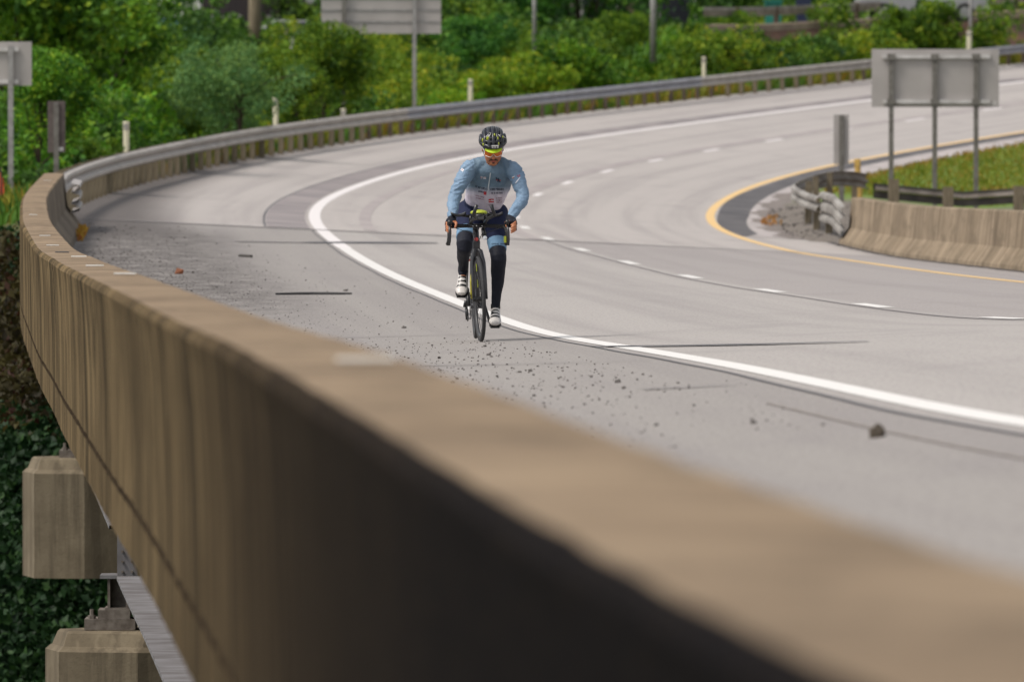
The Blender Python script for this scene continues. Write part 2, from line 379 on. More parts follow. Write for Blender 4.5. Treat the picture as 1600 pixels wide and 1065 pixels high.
def right_z(s_, k):
    p = pt(s_, 8.55 + k, 0, flat=9.5)
    z = p[2] + .0 - .012 * k + .10 * math.sin(k * 1.1) * min(k, 1) + (.22 * math.exp(-((s_ - 160) / 14) ** 2) * math.exp(-((k - 1.6) / .9) ** 2))
    z -= .02 if k == 0 else -.02
    if s_ < 136 and k < 1.3: z -= .15
    if k > 1.2: z = z - 3.5 * float(1 - sm(s_, 118, 150)) * float(sm(k, 1.2, 6))
    return z
Vb, uvb = [], []; ssb = S[(S >= 134)][::3]
for s_i in ssb:
    for k in offs:
        p = pt(s_i, 8.55 + k); p[2] = right_z(float(s_i), k) + (.10 * noise.noise(Vector((p[0] * .9, p[1] * .3, 5))) if k > .4 else 0); Vb.append(p); uvb.append((s_i, 8.55 + k))
n_ = len(offs); Fb = [(i * n_ + j, i * n_ + j + 1, (i + 1) * n_ + j + 1, (i + 1) * n_ + j) for i in range(len(ssb) - 1) for j in range(n_ - 1)]
infield = link('infield_ground', mesh('infield_ground', Vb, Fb, uvb), M_infield, None, True); infield['kind'] = 'structure'
gx = np.linspace(-320, 320, 65); gy = np.linspace(-60, 900, 97); X_, Y_ = np.meshgrid(gx, gy)
Z_ = VZ + .5 * hill_noise(X_, Y_, .05) + 38 * sm(Y_, 430, 700)
Vg = np.stack([X_, Y_, Z_], -1).reshape(-1, 3); n_ = len(gx)
Fg = [(i * n_ + j, i * n_ + j + 1, (i + 1) * n_ + j + 1, (i + 1) * n_ + j) for i in range(len(gy) - 1) for j in range(n_ - 1)]
valley = link('valley_ground', mesh('valley_ground', Vg, Fg), M_valley, None, True); valley['kind'] = 'structure'

# ------------------------------------------------------------------ bridge
def concrete(name, c1, c2, stain, k=.8, streaks=True, face_uv=True, dark=None, top=None):
    m, n, l, b = newmat(name)
    if face_uv:
        uv = n.new('ShaderNodeUVMap'); uv.uv_map = 'UVMap'; U = uv.outputs[0]
    else:
        tc = n.new('ShaderNodeTexCoord'); U = tc.outputs['Object']
    tc = n.new('ShaderNodeTexCoord'); P = tc.outputs['Object']
    a = noisen(n, l, P, 1.6, 6, .65); f = noisen(n, l, P, 30, 5, .7)
    c = mixc(n, l, ramp(n, l, a, .35, .65), c2, c1)
    if streaks:
        sc1 = (2.6, .16, 1) if face_uv else (5, 5, .35); sc2 = (.45, .1, 1) if face_uv else (1.2, 1.2, .12)
        s1 = noisen(n, l, mapn(n, l, U, sc1), 1.0, 5, .65); s2 = noisen(n, l, mapn(n, l, U, sc2), 1.0, 3)
        c = mixc(n, l, mathn(n, l, 'MULTIPLY', ramp(n, l, s1, .47, .60), k), c, stain)
        c = mixc(n, l, mathn(n, l, 'MULTIPLY', ramp(n, l, s2, .45, .65), k * .6), c, tuple(x * .6 for x in stain))
        s3 = noisen(n, l, mapn(n, l, U, (3.3, .05, 1) if face_uv else (7, 7, .2)), 1.0, 3); c = mixc(n, l, mathn(n, l, 'MULTIPLY', ramp(n, l, s3, .54, .70), k * .75), c, tuple(min(1, x * 1.45) for x in c1))
    if not dark and face_uv: c = mixc(n, l, mathn(n, l, 'MULTIPLY', ramp(n, l, noisen(n, l, mapn(n, l, U, (.9, 3, 1)), 1.0, 5, .65), .48, .66), .55), c, tuple(x * .55 for x in c2))
    if dark:   # colour darkens to near black along the wall towards its near end
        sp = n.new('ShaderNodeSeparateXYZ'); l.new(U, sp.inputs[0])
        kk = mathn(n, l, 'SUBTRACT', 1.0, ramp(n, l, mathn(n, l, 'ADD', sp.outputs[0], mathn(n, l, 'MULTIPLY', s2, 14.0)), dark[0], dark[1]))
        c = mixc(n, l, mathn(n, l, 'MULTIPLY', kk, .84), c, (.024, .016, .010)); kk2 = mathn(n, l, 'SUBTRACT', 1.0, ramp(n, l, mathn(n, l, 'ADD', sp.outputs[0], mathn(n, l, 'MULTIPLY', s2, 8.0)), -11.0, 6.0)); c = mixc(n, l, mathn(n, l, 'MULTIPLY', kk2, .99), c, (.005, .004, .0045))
    c = mixc(n, l, mathn(n, l, 'MULTIPLY', ramp(n, l, f, .5, .7), .25), c, tuple(x * .55 for x in c2))
    l.new(c, b.inputs['Base Color']); b.inputs['Roughness'].default_value = .9; b.inputs['Specular IOR Level'].default_value = .04 if dark else .2
    bp = n.new('ShaderNodeBump'); bp.inputs['Strength'].default_value = .5; bp.inputs['Distance'].default_value = .01
    l.new(f, bp.inputs['Height']); l.new(bp.outputs[0], b.inputs['Normal']); return m
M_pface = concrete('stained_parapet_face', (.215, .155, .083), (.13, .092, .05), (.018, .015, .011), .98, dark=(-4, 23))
M_ptop = concrete('weathered_parapet_top', (.30, .222, .145), (.21, .152, .098), (.15, .105, .07), .5)
M_pin = concrete('grey_parapet_inner_face', (.26, .215, .16), (.18, .145, .11), (.09, .075, .06), .6)
M_conc = concrete('pier_concrete', (.21, .172, .118), (.155, .125, .084), (.07, .055, .038), .5, face_uv=False)
M_jersey = concrete('stained_median_barrier', (.30, .235, .165), (.22, .17, .115), (.12, .09, .06), .6)
M_steel = mat('flaking_grey_girder_paint', (.22, .215, .225), (.12, .11, .11), rough=.75, scale=3, bump=.3, detail=8)
M_rust = mat('dark_bearing_steel', (.19, .165, .14), (.10, .08, .065), rough=.7, scale=14, bump=.2)
bridge = empty('highway_bridge', pt(0, 0, -.5).tolist(), 'curved concrete highway bridge with stained parapet that sweeps through the foreground', 'bridge')
BL = Vector(bridge.location)
def extr(name, m, prof, s0, s1, parent, off, uvv=None, ds=1, smooth=False, jit=0):
    """prof: list of (d_offset, dz); off(s) base offset"""
    ss = np.unique(np.concatenate([[s0], S[(S > s0) & (S < s1)][::ds], [s1]])); n_ = len(prof); V, uv = [], []
    pc = [(a(20.0) if callable(a) else a, z) for a, z in prof]; vl = np.concatenate([[0], np.cumsum([math.hypot(pc[i + 1][0] - pc[i][0], pc[i + 1][1] - pc[i][1]) for i in range(n_ - 1)])])
    for s_i in ss:
        o_i = float(off(s_i))
        for j, (a, z) in enumerate(prof):
            p = pt(s_i, o_i + (a(s_i) if callable(a) else a))
            zb = pt(s_i, o_i)[2]
            jj = jit * noise.noise(Vector((s_i * 3.1, j * 7.7, 0))) if jit else 0
            V.append((p[0] + jj, p[1], zb + z + jj * .6)); uv.append((s_i, vl[j]))
    V = np.array(V)
    if parent is not None: V = V - np.array(parent.location if parent.parent is None else (0, 0, 0))
    F = [(i * n_ + j, i * n_ + j + 1, (i + 1) * n_ + j + 1, (i + 1) * n_ + j) for i in range(len(ss) - 1) for j in range(n_ - 1)]
    me = mesh(name, V, F, uv); return link(name, me, m, parent, smooth)
off = lambda s: -so(s)
W_ = .313; HJ, HB = .861, 1.109
SE = 112.0
WB = lambda s: .313 + (WA(s) - .313) * np.interp(s, [-12, 2], [.8, .12])
par = extr('parapet', M_pface, [(lambda s: -WB(s), .81 - HJ), (lambda s: -WB(s) - .15 * (WA(s) - WB(s)), .30), (lambda s: -WB(s) - .45 * (WA(s) - WB(s)), .55), (lambda s: -WB(s) - .8 * (WA(s) - WB(s)), .72), (lambda s: -WA(s), .78), (lambda s: -WA(s) + .012, .80), (lambda s: -WA(s) + .03, .81)], -40, SE, bridge, off, jit=.006)
extr('parapet_top', M_ptop, [(lambda s: -WA(s) + .03, .81), (lambda s: -WA(s) * .5, .814), (-.015, .81), (0, .795)], -40, SE, bridge, off, jit=.005)
extr('parapet_inner_face', M_pin, [(0, .795), (.05, .33), (.24, .08), (.26, -.02)], -40, SE, bridge, off)
extr('deck_edge', M_pface, [(lambda s: -WB(s), .81 - HJ - .035), (lambda s: -WB(s), .81 - HB), (lambda s: -WB(s) + .03, .81 - HB - .01), (.9, .81 - HB - .012)], -40, SE, bridge, off, jit=.004)
extr('deck_construction_joint', mat('joint_shadow_dark', (.025, .019, .014), (.055, .041, .027), rough=1, scale=6, spec=0), [(lambda s: -WB(s) + .002, .81 - HJ + .001), (lambda s: -WB(s) + .03, .81 - HJ - .004), (lambda s: -WB(s) + .03, .81 - HJ - .030), (lambda s: -WB(s) + .002, .81 - HJ - .036)], -40, SE, bridge, off)  # real groove, its dark colour painted in for the joint's shadow line
ssd = S[(S <= SE + 6)]; Vd, Fd, uvd = ribbon(ssd, [lambda s: -so(s) + .3, 0., 4., 9.76, 9.78], 0, lambda s, o, j: -.32 if j < 4 else -.06); Vd = Vd - np.array(BL); link('deck_soffit', mesh('deck_soffit', Vd, Fd, uvd), M_conc, bridge)
# end cap of the parapet
e = pt(SE, -so(SE)); h = heading(SE); mb = MB()
def capP(a, z): p = pt(SE, -so(SE) + a); return Vector((p[0], p[1], pt(SE, -so(SE))[2] + z)) - BL
mb.add([capP(*q) for q in [(-W_, .79), (-W_ + .02, .81), (-.015, .81), (0, .795), (.05, .33), (.24, .08), (.26, -.05), (-W_, -.05)]], [tuple(range(8))]); mb.build('parapet_end', M_pin, bridge)
# right hand barrier
Rb = lambda s: 9.05 + 0 * s
rbar = empty('median_barrier', pt(100, 9.3).tolist(), 'sloped concrete barrier on the inside of the curve, stained with brown streaks', 'barrier')
extr('barrier_face', M_jersey, [(-.02, -.03), (0, .07), (.16, .30), (.21, .79), (.23, .81), (.42, .81), (.44, .79), (.50, .3), (.66, .07), (.68, -.3)], -40, 135, rbar, Rb, jit=.003)
RL = np.array(rbar.location); pp = [np.array([*pt(135, 9.05 + a)[:2], pt(135, 9.05)[2] + z]) - RL for a, z in [(-.02, -.03), (0, .07), (.16, .30), (.21, .79), (.23, .81), (.42, .81), (.44, .79), (.50, .3), (.66, .07), (.68, -.3)]]
MB().add(pp, [tuple(range(10))]).build('barrier_end', M_jersey, rbar)
# black silt along the barrier foot
ssr = np.arange(60, 137, .18); nn = np.array([noise.noise(Vector((s * .9, 0, 4))) + .6 * noise.noise(Vector((s * 3.1, 0, 8))) for s in ssr]); wl_ = np.clip(.13 + .12 * nn, .015, .4)
A_ = pt(ssr, 9.045, .012); B_ = pt(ssr, 9.045 - wl_, .006); n_ = len(ssr); silt = link('silt', mesh('silt', np.concatenate([A_, B_]), [(i, n_ + i, n_ + i + 1, i + 1) for i in range(n_ - 1)]), mat('black_wet_silt', (.03, .027, .027), (.06, .052, .05), rough=.9, scale=9)); tag(silt, 'ragged black silt along the foot of the sloped concrete barrier', 'dirt', None, 'stuff')
# reflective markers glued on the parapet top (photo pixels, size m)
M_mark = mat('white_reflective_marker', (.72, .70, .66), (.60, .57, .52), rough=.4, scale=20)
def top_at(px, frac, lo=-14, hi=108, yhint=None):
    ss = np.arange(lo, hi, .1); P = pt(ss, -so(ss) - W_ * frac, 0); zb = pt(ss, -so(ss))[:, 2]; P[:, 2] = zb + .81
    q = pix(P); c = np.abs(q[:, 0] - px) + (0 if yhint is None else np.abs(q[:, 1] - yhint) * 1.0); i = int(np.argmin(c)); return float(ss[i]), P[i]
for px, py, w, m_ in [(570, 567, .125, 0), (148, 417, .11, 0), (82, 385, .105, 0), (123, 403, .11, 0), (97, 396, .11, 1), (69, 370, .10, 0), (53, 337, .09, 0), (195, 431, .12, 0), (74, 283, .1, 0)]:
    best = min(((abs(pix(P_)[1] - py) + abs(pix(P_)[0] - px), s_, f_) for f_ in np.linspace(.15, .85, 15) for s_, P_ in [top_at(px, f_, yhint=py)]), key=lambda t: t[0])
    s_, f_ = best[1], best[2]; z_ = pt(s_, -so(s_))[2] + .818; h_ = .14 if px != 570 else .13
    c = [np.array([*pt(s_ + a * h_, -so(s_) - W_ * f_ + b_ * w / 2)[:2], z_ + dz_]) - np.array(BL) for dz_ in (0, .006) for a, b_ in ((-.5, -1), (-.5, 1), (.5, 1), (.5, -1))]
    MB().add(c, [(4, 5, 6, 7), (0, 1, 5, 4), (1, 2, 6, 5), (2, 3, 7, 6), (3, 0, 4, 7)]).build('reflective_marker', M_mark if not m_ else M_tar, bridge)
ab0 = pt(SE + 10, 2.7); MB().box((ab0[0] - BL.x, ab0[1] - BL.y, -7.2 - BL.z), (9.0, 1.5, 9.0), Matrix.Rotation(-heading(SE + 6), 3, 'Z')).build('abutment', M_conc, bridge)
# steel girders under the deck: the near span is deeper than the far one
def girder(s0, s1, inset, bot, fw=.42, outer=True):
    o_ = (lambda s: -so(s) - W_ + inset)
    fl = .03; h = fw / 2
    g = extr('girder', M_steel, [(h, -.30), (h, -.33), (.01, -.33), (.01, bot), (h, bot), (h, bot - fl), (-h, bot - fl), (-h, bot), (-.01, bot), (-.01, -.33), (-h, -.33), (-h, -.30), (h, -.30)], s0, s1, bridge, o_, ds=4)
    return g
SST = 52.5
girder(-38, SST, .86, .81 - 2.75); girder(SST + .15, SE + 5, .80, .81 - 2.33)
for k in (3.2, 6.4, 9.6): girder(-38, SST, .86 + k, .81 - 2.75); girder(SST + .15, SE + 5, .80 + k, .81 - 2.33)
def xy(s_, o_, z): p = pt(s_, o_); return Vector((p[0], p[1], z))
zt = pt(SST, -so(SST))[2] + .81
oG = -float(so(SST)) - W_ + .84
# step plate between the two girder depths, with bolts
mb = MB(); c = xy(SST + .1, oG, zt - 2.53) - BL; Mz = Matrix.Rotation(-heading(SST), 3, 'Z')
mb.box(c + Vector((-.10, 0, 0)), (.17, .05, .46), Mz); mb.build('girder_end_plate', M_steel, bridge)
mb = MB()
for k in range(5):
    for i in (-.14, -.06): mb.tube([c + Vector((i, -.02, .17 - k * .085)), c + Vector((i, -.05, .17 - k * .085))], .012, 6)
o = mb.build('plate_bolts', M_rust, bridge); o['kind'] = 'stuff'
mb = MB()   # small bracket seen on the far flange
b0 = xy(SST + 1.2, oG - .12, zt - 2.32) - BL
mb.tube([b0, b0 + Vector((0, 0, .1))], .015, 6).tube([b0 + Vector((-.05, 0, .05)), b0 + Vector((.07, 0, .05))], .012, 6); mb.build('flange_bracket', M_rust, bridge)
# piers
def pier(D, xl, ztop, label, h=1.33, rot=14, length=7.6, chest=.50):
    root = empty('bridge_pier', (xl, D, VZ), label, 'bridge pier')
    # outline of the hammerhead in its own frame: u to the right along the cap, v towards the camera
    ch = chest; t = 1.15
    out = [(0, ch * .45), (ch, 0), (length, 0), (length, t), (ch, t), (0, t - ch * .45)]
    a = R(rot)
    def ring(ins, z):
        cx = sum(p[0] for p in out) / 6; cy = sum(p[1] for p in out) / 6; R_ = []
        for u, v in out:
            du, dv = u - cx, v - cy; L = math.hypot(du, dv)
            uu = u - (ins if du > 0 else -ins); vv = v - math.copysign(ins, dv) * .9
            R_.append((uu, vv, z))
        return R_
    zb = ztop - VZ
    lv = [ring(.0, zb - h - .12), ring(.0, zb - .17), ring(.04, zb - .13), ring(.05, zb - .13 + .002), ring(.09, zb - .02), ring(.11, zb)]
    lv[0] = ring(0.0, zb - h)
    V = []; 
    for rg in lv:
        for u, v, z in rg: V.append((u, v, z))
    n6 = 6; F = [(i * n6 + k, i * n6 + (k + 1) % n6, (i + 1) * n6 + (k + 1) % n6, (i + 1) * n6 + k) for i in range(len(lv) - 1) for k in range(n6)]
    F += [tuple(reversed(range(n6))), tuple((len(lv) - 1) * n6 + k for k in range(n6))]
    Mr = Matrix.Rotation(a, 3, 'Z')
    # put the leftmost corner at x=0
    V = [Mr @ Vector(v) for v in V]; mx = min(v.x for v in V); V = [v - Vector((mx, 0, 0)) for v in V]
    cap = MB(); cap.V = [tuple(v) for v in V]; cap.F = F; cap.build('pier_cap', M_conc, root)
    col = MB(); cc = Mr @ Vector((length / 2, t / 2, 0)); col.box((cc.x - mx, cc.y, (zb - h) / 2), (2.2, t * .8, zb - h), Mr); col.build('column', M_conc, root)
    return root, mx
p2, mx2 = pier(78.0, (62 - 800) / FPX * 78.0, -(990 - YH) / FPX * 78.0, 'concrete pier with rocker bearing on top, lower of the two at bottom left', chest=.62)
p1, mx1 = pier(103.0, (28 - 800) / FPX * 103.0, -(717 - YH) / FPX * 103.0, 'faceted concrete pier head beyond the rocker bearing, upper of the two at left', chest=.52)
# rocker bearing on the near pier
s_ = 14550 / 78.4
def bx(mb, x0, x1, y0, y1, D=78.4, dep=.3): 
    a = at(x0, D, y1); b_ = at(x1, D, y0); mb.box(((a.x + b_.x) / 2, D + dep / 2, (a.z + b_.z) / 2), (b_.x - a.x, dep, b_.z - a.z)); return mb
def bearing(px, py, D, scale, label):
    """px,py: lower left corner of the base plate in the photo"""
    o = at(px, D, py); root = empty('bridge_bearing', o, label, 'bearing', 'rocker bearings on the bridge piers')
    k = scale
    MB().box((.215 * k, .2, .045 * k), (.43 * k, .42, .09 * k)).build('base_plate', M_rust, root)
    MB().box((.25 * k, .2, .13 * k), (.27 * k, .36, .075 * k)).build('masonry_plate', M_rust, root)
    MB().box((.205 * k, .2, .30 * k), (.022 * k, .3, .27 * k)).box((.29 * k, .2, .30 * k), (.14 * k, .03, .27 * k)).box((.36 * k, .2, .30 * k), (.022 * k, .3, .27 * k)).box((.28 * k, .2, .175 * k), (.22 * k, .32, .018)).build('rocker', M_rust, root)
    MB().box((.28 * k, .2, .445 * k), (.30 * k, .34, .03 * k)).build('sole_plate', M_steel, root)
    mb = MB(); mb.tube([(.06 * k, .08, .09 * k), (.06 * k, .08, .17 * k)], .018, 6).tube([(.06 * k, .08, .09 * k), (.06 * k, .08, .12 * k)], .034, 6); mb.build('anchor_bolt', M_rust, root)
    return root
bearing(131, 984, 78.5, 1.0, 'steel rocker bearing with anchor bolt on the nearer pier')
bearing(92, 716, 103.4, 1.0, 'steel bearing half hidden on top of the farther pier')
# ------------------------------------------------------------------ guardrails
M_wood = mat('weathered_timber_post', (.20, .165, .11), (.12, .095, .06), rough=.9, scale=5, stretch=(4, 4, .6), bump=.4)
M_postd = mat('rusty_steel_post', (.12, .085, .055), (.07, .05, .035), rough=.8, scale=6, bump=.3)
M_rail1 = mat('dull_cream_galvanised_rail', (.50, .46, .42), (.36, .32, .29), rough=.55, metal=.15, scale=2.5, detail=7, bump=.1)
M_rail2 = mat('blue_grey_galvanised_rail', (.36, .36, .40), (.27, .26, .29), rough=.45, metal=.35, scale=2.5, detail=7, bump=.1)
M_rail3 = mat('stained_galvanised_rail', (.34, .30, .26), (.2, .17, .14), rough=.6, metal=.2, scale=3, detail=7)
WP = [(.012, .155), (-.0, .150), (.078, .115), (.083, .075), (.078, .055), (.012, .010), (.0, 0), (.012, -.010), (.078, -.055), (.083, -.075), (.078, -.115), (-.0, -.150), (.012, -.155)]
gr = empty('guardrail', pt(112, -4.2).tolist(), 'long W-beam guardrail on close posts along the outside of the curve', 'guardrail')
GL = np.array(gr.location); roff = lambda s: -ro(s)
def sweep_rail(name, m, s0, s1, parent, prof, hc, offf, ds=1):
    return extr(name, m, [(a, hc + z) for a, z in prof], s0, s1, parent, offf, ds=ds, smooth=False)
GS, GE = 113.5, 372.0; k = 0; s_ = GS
while s_ < GE:
    m_ = M_rail1 if (s_ < 205 or 258 < s_ < 290) else M_rail2
    if 300 < s_: m_ = M_rail2
    sweep_rail('rail_panel', m_, s_, min(s_ + 7.62, GE) + .15, gr, [(a + (.003 if k % 2 else 0), z) for a, z in WP], .565, roff); s_ += 7.62; k += 1
def gpost(name, m, s_, o_, h, w, d, parent, z0=-.25):
    p = pt(s_, o_); Mz = Matrix.Rotation(-heading(s_), 3, 'Z')
    return MB().box((p[0] - parent.location.x, p[1] - parent.location.y, p[2] - parent.location.z + (h + z0) / 2), (w, d, h - z0), Mz).build(name, m, parent)
# posts share two meshes
def post_proto(name, m, h, w, d, blk):
    mb = MB().box((0, 0, (h - .3) / 2), (w, d, h + .3))
    if blk: mb.box((w / 2 + .07, 0, h - .15), (.13, d, .33))
    me = mesh(name, mb.V, mb.F); me.materials.append(m); return me
me_w = post_proto('post', M_wood, .70, .12, .18, False); me_s = post_proto('post', M_postd, .68, .10, .15, True)
s_ = GS + .6; n = 0
while s_ < GE - 1:
    wood = s_ < 206 or 262 < s_ < 280
    me = me_w if wood else me_s
    o = bpy.data.objects.new('post', me); COL.objects.link(o); o.parent = gr
    p = pt(s_, -float(ro(s_)) - (.10 if wood else .20)); o.location = tuple(p - GL); o.rotation_euler = (R(rng.normal(0, 1.2)), R(rng.normal(0, 1.2)), -heading(s_))
    s_ += 1.905 if s_ > 150 else .9525 * (1 if s_ < 125 else 2); n += 1
# terminal connector on the parapet end: bright thrie beam pieces
TP = [(.0, .24), (.078, .21), (.083, .17), (.078, .14), (.0, .095), (.078, .05), (.083, .0), (.078, -.05), (.0, -.095), (.078, -.14), (.083, -.17), (.078, -.21), (0, -.24)]
M_bright = mat('bright_galvanised_steel', (.50, .47, .45), (.30, .27, .25), rough=.55, metal=.3, scale=6)
extr('end_shoe', M_bright, [(a * 1.6 + .12, z * .9 + .48) for a, z in TP], 109.6, 114.3, gr, lambda s: -so(s))
# guardrail from the end of the right hand barrier: straight on, then round to the infield
M_rdark = mat('lichen_dark_rail', (.10, .09, .075), (.05, .045, .04), rough=.8, scale=3)
g2 = empty('guardrail', (5.6, 160, -2.4), 'short W-beam guardrail curling back from the end of the concrete barrier, on gravel', 'guardrail')
def gz(x, y):
    """height of the infield at world x,y"""
    i = int(np.argmin((PX - x) ** 2 + (PY - y) ** 2)); o_ = (x - PX[i]) * math.cos(TH[i]) - (y - PY[i]) * math.sin(TH[i])
    if o_ < 8.6: return float(PZ[i] - PB[i] * o_)
    return right_z(float(S[i]), o_ - 8.55)
def rail_path(name, m, pts, parent, prof, hc, zs=None, post=None, flip=1, th=True):
    P = [Vector((x, y, (gz(x, y) if zs is None else zs[i]))) for i, (x, y) in enumerate(pts)]; V = []; n_ = len(prof); L = Vector(parent.location)
    for i, p in enumerate(P):
        t = (P[min(i + 1, len(P) - 1)] - P[max(i - 1, 0)]); t.z = 0; t.normalize(); nrm = Vector((-t.y, t.x, 0)) * flip
        for a, z in prof: V.append(p + nrm * a + Vector((0, 0, hc + z)) - L)
    F = [(i * n_ + j, i * n_ + j + 1, (i + 1) * n_ + j + 1, (i + 1) * n_ + j) for i in range(len(P) - 1) for j in range(n_ - 1)]
    return link(name, mesh(name, V, F), m, parent)
def bez(p0, p1, p2, p3, n=14):
    return [tuple((1 - t) ** 3 * a + 3 * (1 - t) ** 2 * t * b_ + 3 * (1 - t) * t * t * c + t ** 3 * d for a, b_, c, d in zip(p0, p1, p2, p3)) for t in np.linspace(0, 1, n)]
path2 = [(5.72, 159.8), (5.68, 164), (5.63, 168.5)]
M_mute = mat('grimy_galvanised_rail', (.34, .32, .295), (.17, .155, .14), rough=.65, metal=.2, scale=.8, detail=7)
rail_path('rail_panel', M_mute, path2, g2, [(-a, z * 1.15) for a, z in TP], .50, flip=-1)
path2 = [(5.56, 167.8), (5.50, 173), (5.50, 179)] + bez((5.50, 179), (5.5, 187), (6.1, 191), (7.4, 193.0))[1:]
rail_path('rail_panel', M_mute, path2[:7], g2, [(-a, z) for a, z in WP], .55, flip=-1)
rail_path('rail_panel', M_rail3, path2[6:], g2, [(-a, z) for a, z in WP], .55, flip=-1)
for x, y in [(5.72, 168), (5.66, 173), (5.66, 178), (5.85, 183.5), (6.1, 187), (6.5, 190.5), (7.1, 193)]:
    o = bpy.data.objects.new('post', me_w); COL.objects.link(o); o.parent = g2; o.location = Vector((x, y, gz(x, y))) - Vector(g2.location)
g3 = empty('guardrail', (8, 195, -2.4), 'dark box beam guardrail on square timber posts behind the sign, with grass beyond', 'guardrail')
path3 = [(7.6, 195.5), (9.5, 196.2), (12, 196.5), (16, 196), (24, 193), (36, 186)]
zz = [gz(*q) for q in path3]; zz = [min(z, -2.2) for z in zz]
rail_path('box_beam', M_rdark, path3, g3, [(0, .30), (.05, .29), (.06, .17), (.02, .15), (-.03, .15), (-.03, .3), (0, .3)], .30, zs=zz)
rail_path('box_beam', M_rdark, path3, g3, [(0, .14), (.05, .13), (.06, .0), (.02, -.02), (-.03, -.02), (-.03, .14), (0, .14)], .30, zs=zz)
rail_path('rail_strip', M_rail3, path3, g3, [(-.0, .235), (-.075, .225), (-.085, .16), (-.0, .15)], .30, zs=zz)
me_sq = mesh('post', *(lambda mb: (mb.V, mb.F))(MB().box((0, 0, .22), (.22, .2, .95)))); me_sq.materials.append(M_wood)
for x, y in [(8.0, 195.4), (9.15, 195.6), (10.65, 195.9), (11.4, 196), (14.4, 196), (17.4, 195.5), (20.4, 194.3), (24, 192.8)]:
    o = bpy.data.objects.new('post', me_sq); COL.objects.link(o); o.parent = g3; o.location = Vector((x, y - .2, gz(x, y) if gz(x, y) < -2.1 else -2.3)) - Vector(g3.location)

# ------------------------------------------------------------------ signs and delineators
M_alu = mat('dull_aluminium_sign_back', (.44, .41, .39), (.37, .345, .325), rough=.5, metal=.2, scale=1.2, detail=5)
M_alu2 = mat('pale_aluminium_rail', (.66, .64, .62), (.5, .48, .46), rough=.45, metal=.3, scale=4)  # paler tone shared by cross rails, stickers and headlights
M_gpost = mat('galvanised_channel_post', (.20, .19, .17), (.13, .12, .105), rough=.6, metal=.3, scale=8)
M_gpost2 = mat('pale_galvanised_post', (.36, .35, .34), (.26, .25, .24), rough=.55, metal=.3, scale=8)
M_brown = mat('brown_weathered_panel', (.13, .105, .095), (.09, .07, .065), rough=.8, scale=6)
def panel_box(name, m, root, x0, x1, y0, y1, D, t=.02, dy=0):
    a = at(x0, D, y1); b_ = at(x1, D, y0); L = Vector(root.location)
    mb = MB().box(((a.x + b_.x) / 2 - L.x, D + dy - L.y, (a.z + b_.z) / 2 - L.z), (b_.x - a.x, t, b_.z - a.z)); return mb.build(name, m, root)
D = 207.0; zb = gz(9.4, D) 
sg = empty('road_sign', (at(1460, D, 328).x, D, zb), 'large rectangular road sign seen from behind on three posts beyond the median barrier', 'sign')
panel_box('sign_panel', M_alu, sg, 1362, 1561, 77, 167.5, D, .012, .10)
for y in (89, 159): panel_box('cross_rail', M_alu2, sg, 1378 if y == 89 else 1380, 1547, y - 3.2, y + 2.8, D, .06, .055)
for x in (1392.5, 1460.5, 1525): 
    a = at(x, D, 86); L = Vector(sg.location); zz_ = gz(a.x, D) - .4
    mb = MB().box((a.x - L.x, -.0, (a.z + zz_) / 2 - L.z), (.105, .012, a.z - zz_)).box((a.x - L.x - .05, .03, (a.z + zz_) / 2 - L.z), (.008, .07, a.z - zz_)).box((a.x - L.x + .05, .03, (a.z + zz_) / 2 - L.z), (.008, .07, a.z - zz_))
    mb.build('post', M_gpost, sg)
    for y in (89, 159): panel_box('clamp', M_gpost, sg, x - 6.5, x + 6.5, y - 4.5, y + 4.5, D, .03, -.02)
panel_box('sign_sticker', M_alu2, sg, 1551, 1557, 158, 165, D, .004, .09)
D = 203.0
sg = empty('marker_sign', (at(1315, D, 300).x, D, gz(at(1315, D, 300).x, D)), 'narrow upright marker sign seen from behind on one post by the guardrail end', 'sign')
panel_box('sign_panel', M_alu, sg, 1302.5, 1326.5, 179, 257, D, .012, .04)
a = at(1315.5, D, 180); L = Vector(sg.location); MB().box((0, 0, (a.z - L.z - .2) / 2), (.11, .03, a.z - L.z + .2)).build('post', M_gpost, sg)
# yellow delineator
M_dy = mat('faded_yellow_plastic', (.62, .40, .10), (.5, .32, .09), rough=.6, scale=5)
M_dc = mat('cream_plastic', (.80, .74, .55), (.7, .64, .46), rough=.6, scale=5)
M_dgy = mat('dull_green_panel', (.03, .22, .17), (.02, .16, .12), rough=.5)
def delineator(loc, h, m, label, w=.11, group=None, lean=0.0, cap=M_bright):
    r = empty('delineator_post', loc, label, 'delineator', group); r.rotation_euler = (0, lean, 0)
    mb = MB(); n_ = 9
    V = [(w * (i / (n_ - 1) - .5), -.018 * math.sin(math.pi * i / (n_ - 1)) + t, z) for z in (-.3, h * .5, h - .02, h) for t in (0, .008) for i in range(n_)]
    F = []
    for kz in range(3):
        for t in (0, 1):
            for i in range(n_ - 1):
                a_ = (kz * 2 + t) * n_ + i; b_ = ((kz + 1) * 2 + t) * n_ + i; F.append((a_, a_ + 1, b_ + 1, b_))
        for i in (0, n_ - 1): a_ = kz * 2 * n_ + i; F.append((a_, a_ + n_, a_ + 3 * n_, a_ + 2 * n_))
    for i in range(n_ - 1): a_ = 6 * n_ + i; F.append((a_, a_ + 1, a_ + n_ + 1, a_ + n_))
    mb.add(V, F); mb.build('flat_post', m, r, True)
    MB().box((0, -.026, h - .10), (w * .72, .006, .12)).build('reflector', cap, r); return r
p_ = at(1343, 197, 300); delineator((p_.x, 197, gz(p_.x, 197)), (YH - 248) / FPX * 197 - gz(p_.x, 197), M_dy, 'leaning yellow plastic delineator beside the narrow marker sign', .13, lean=R(-3), cap=M_dy)
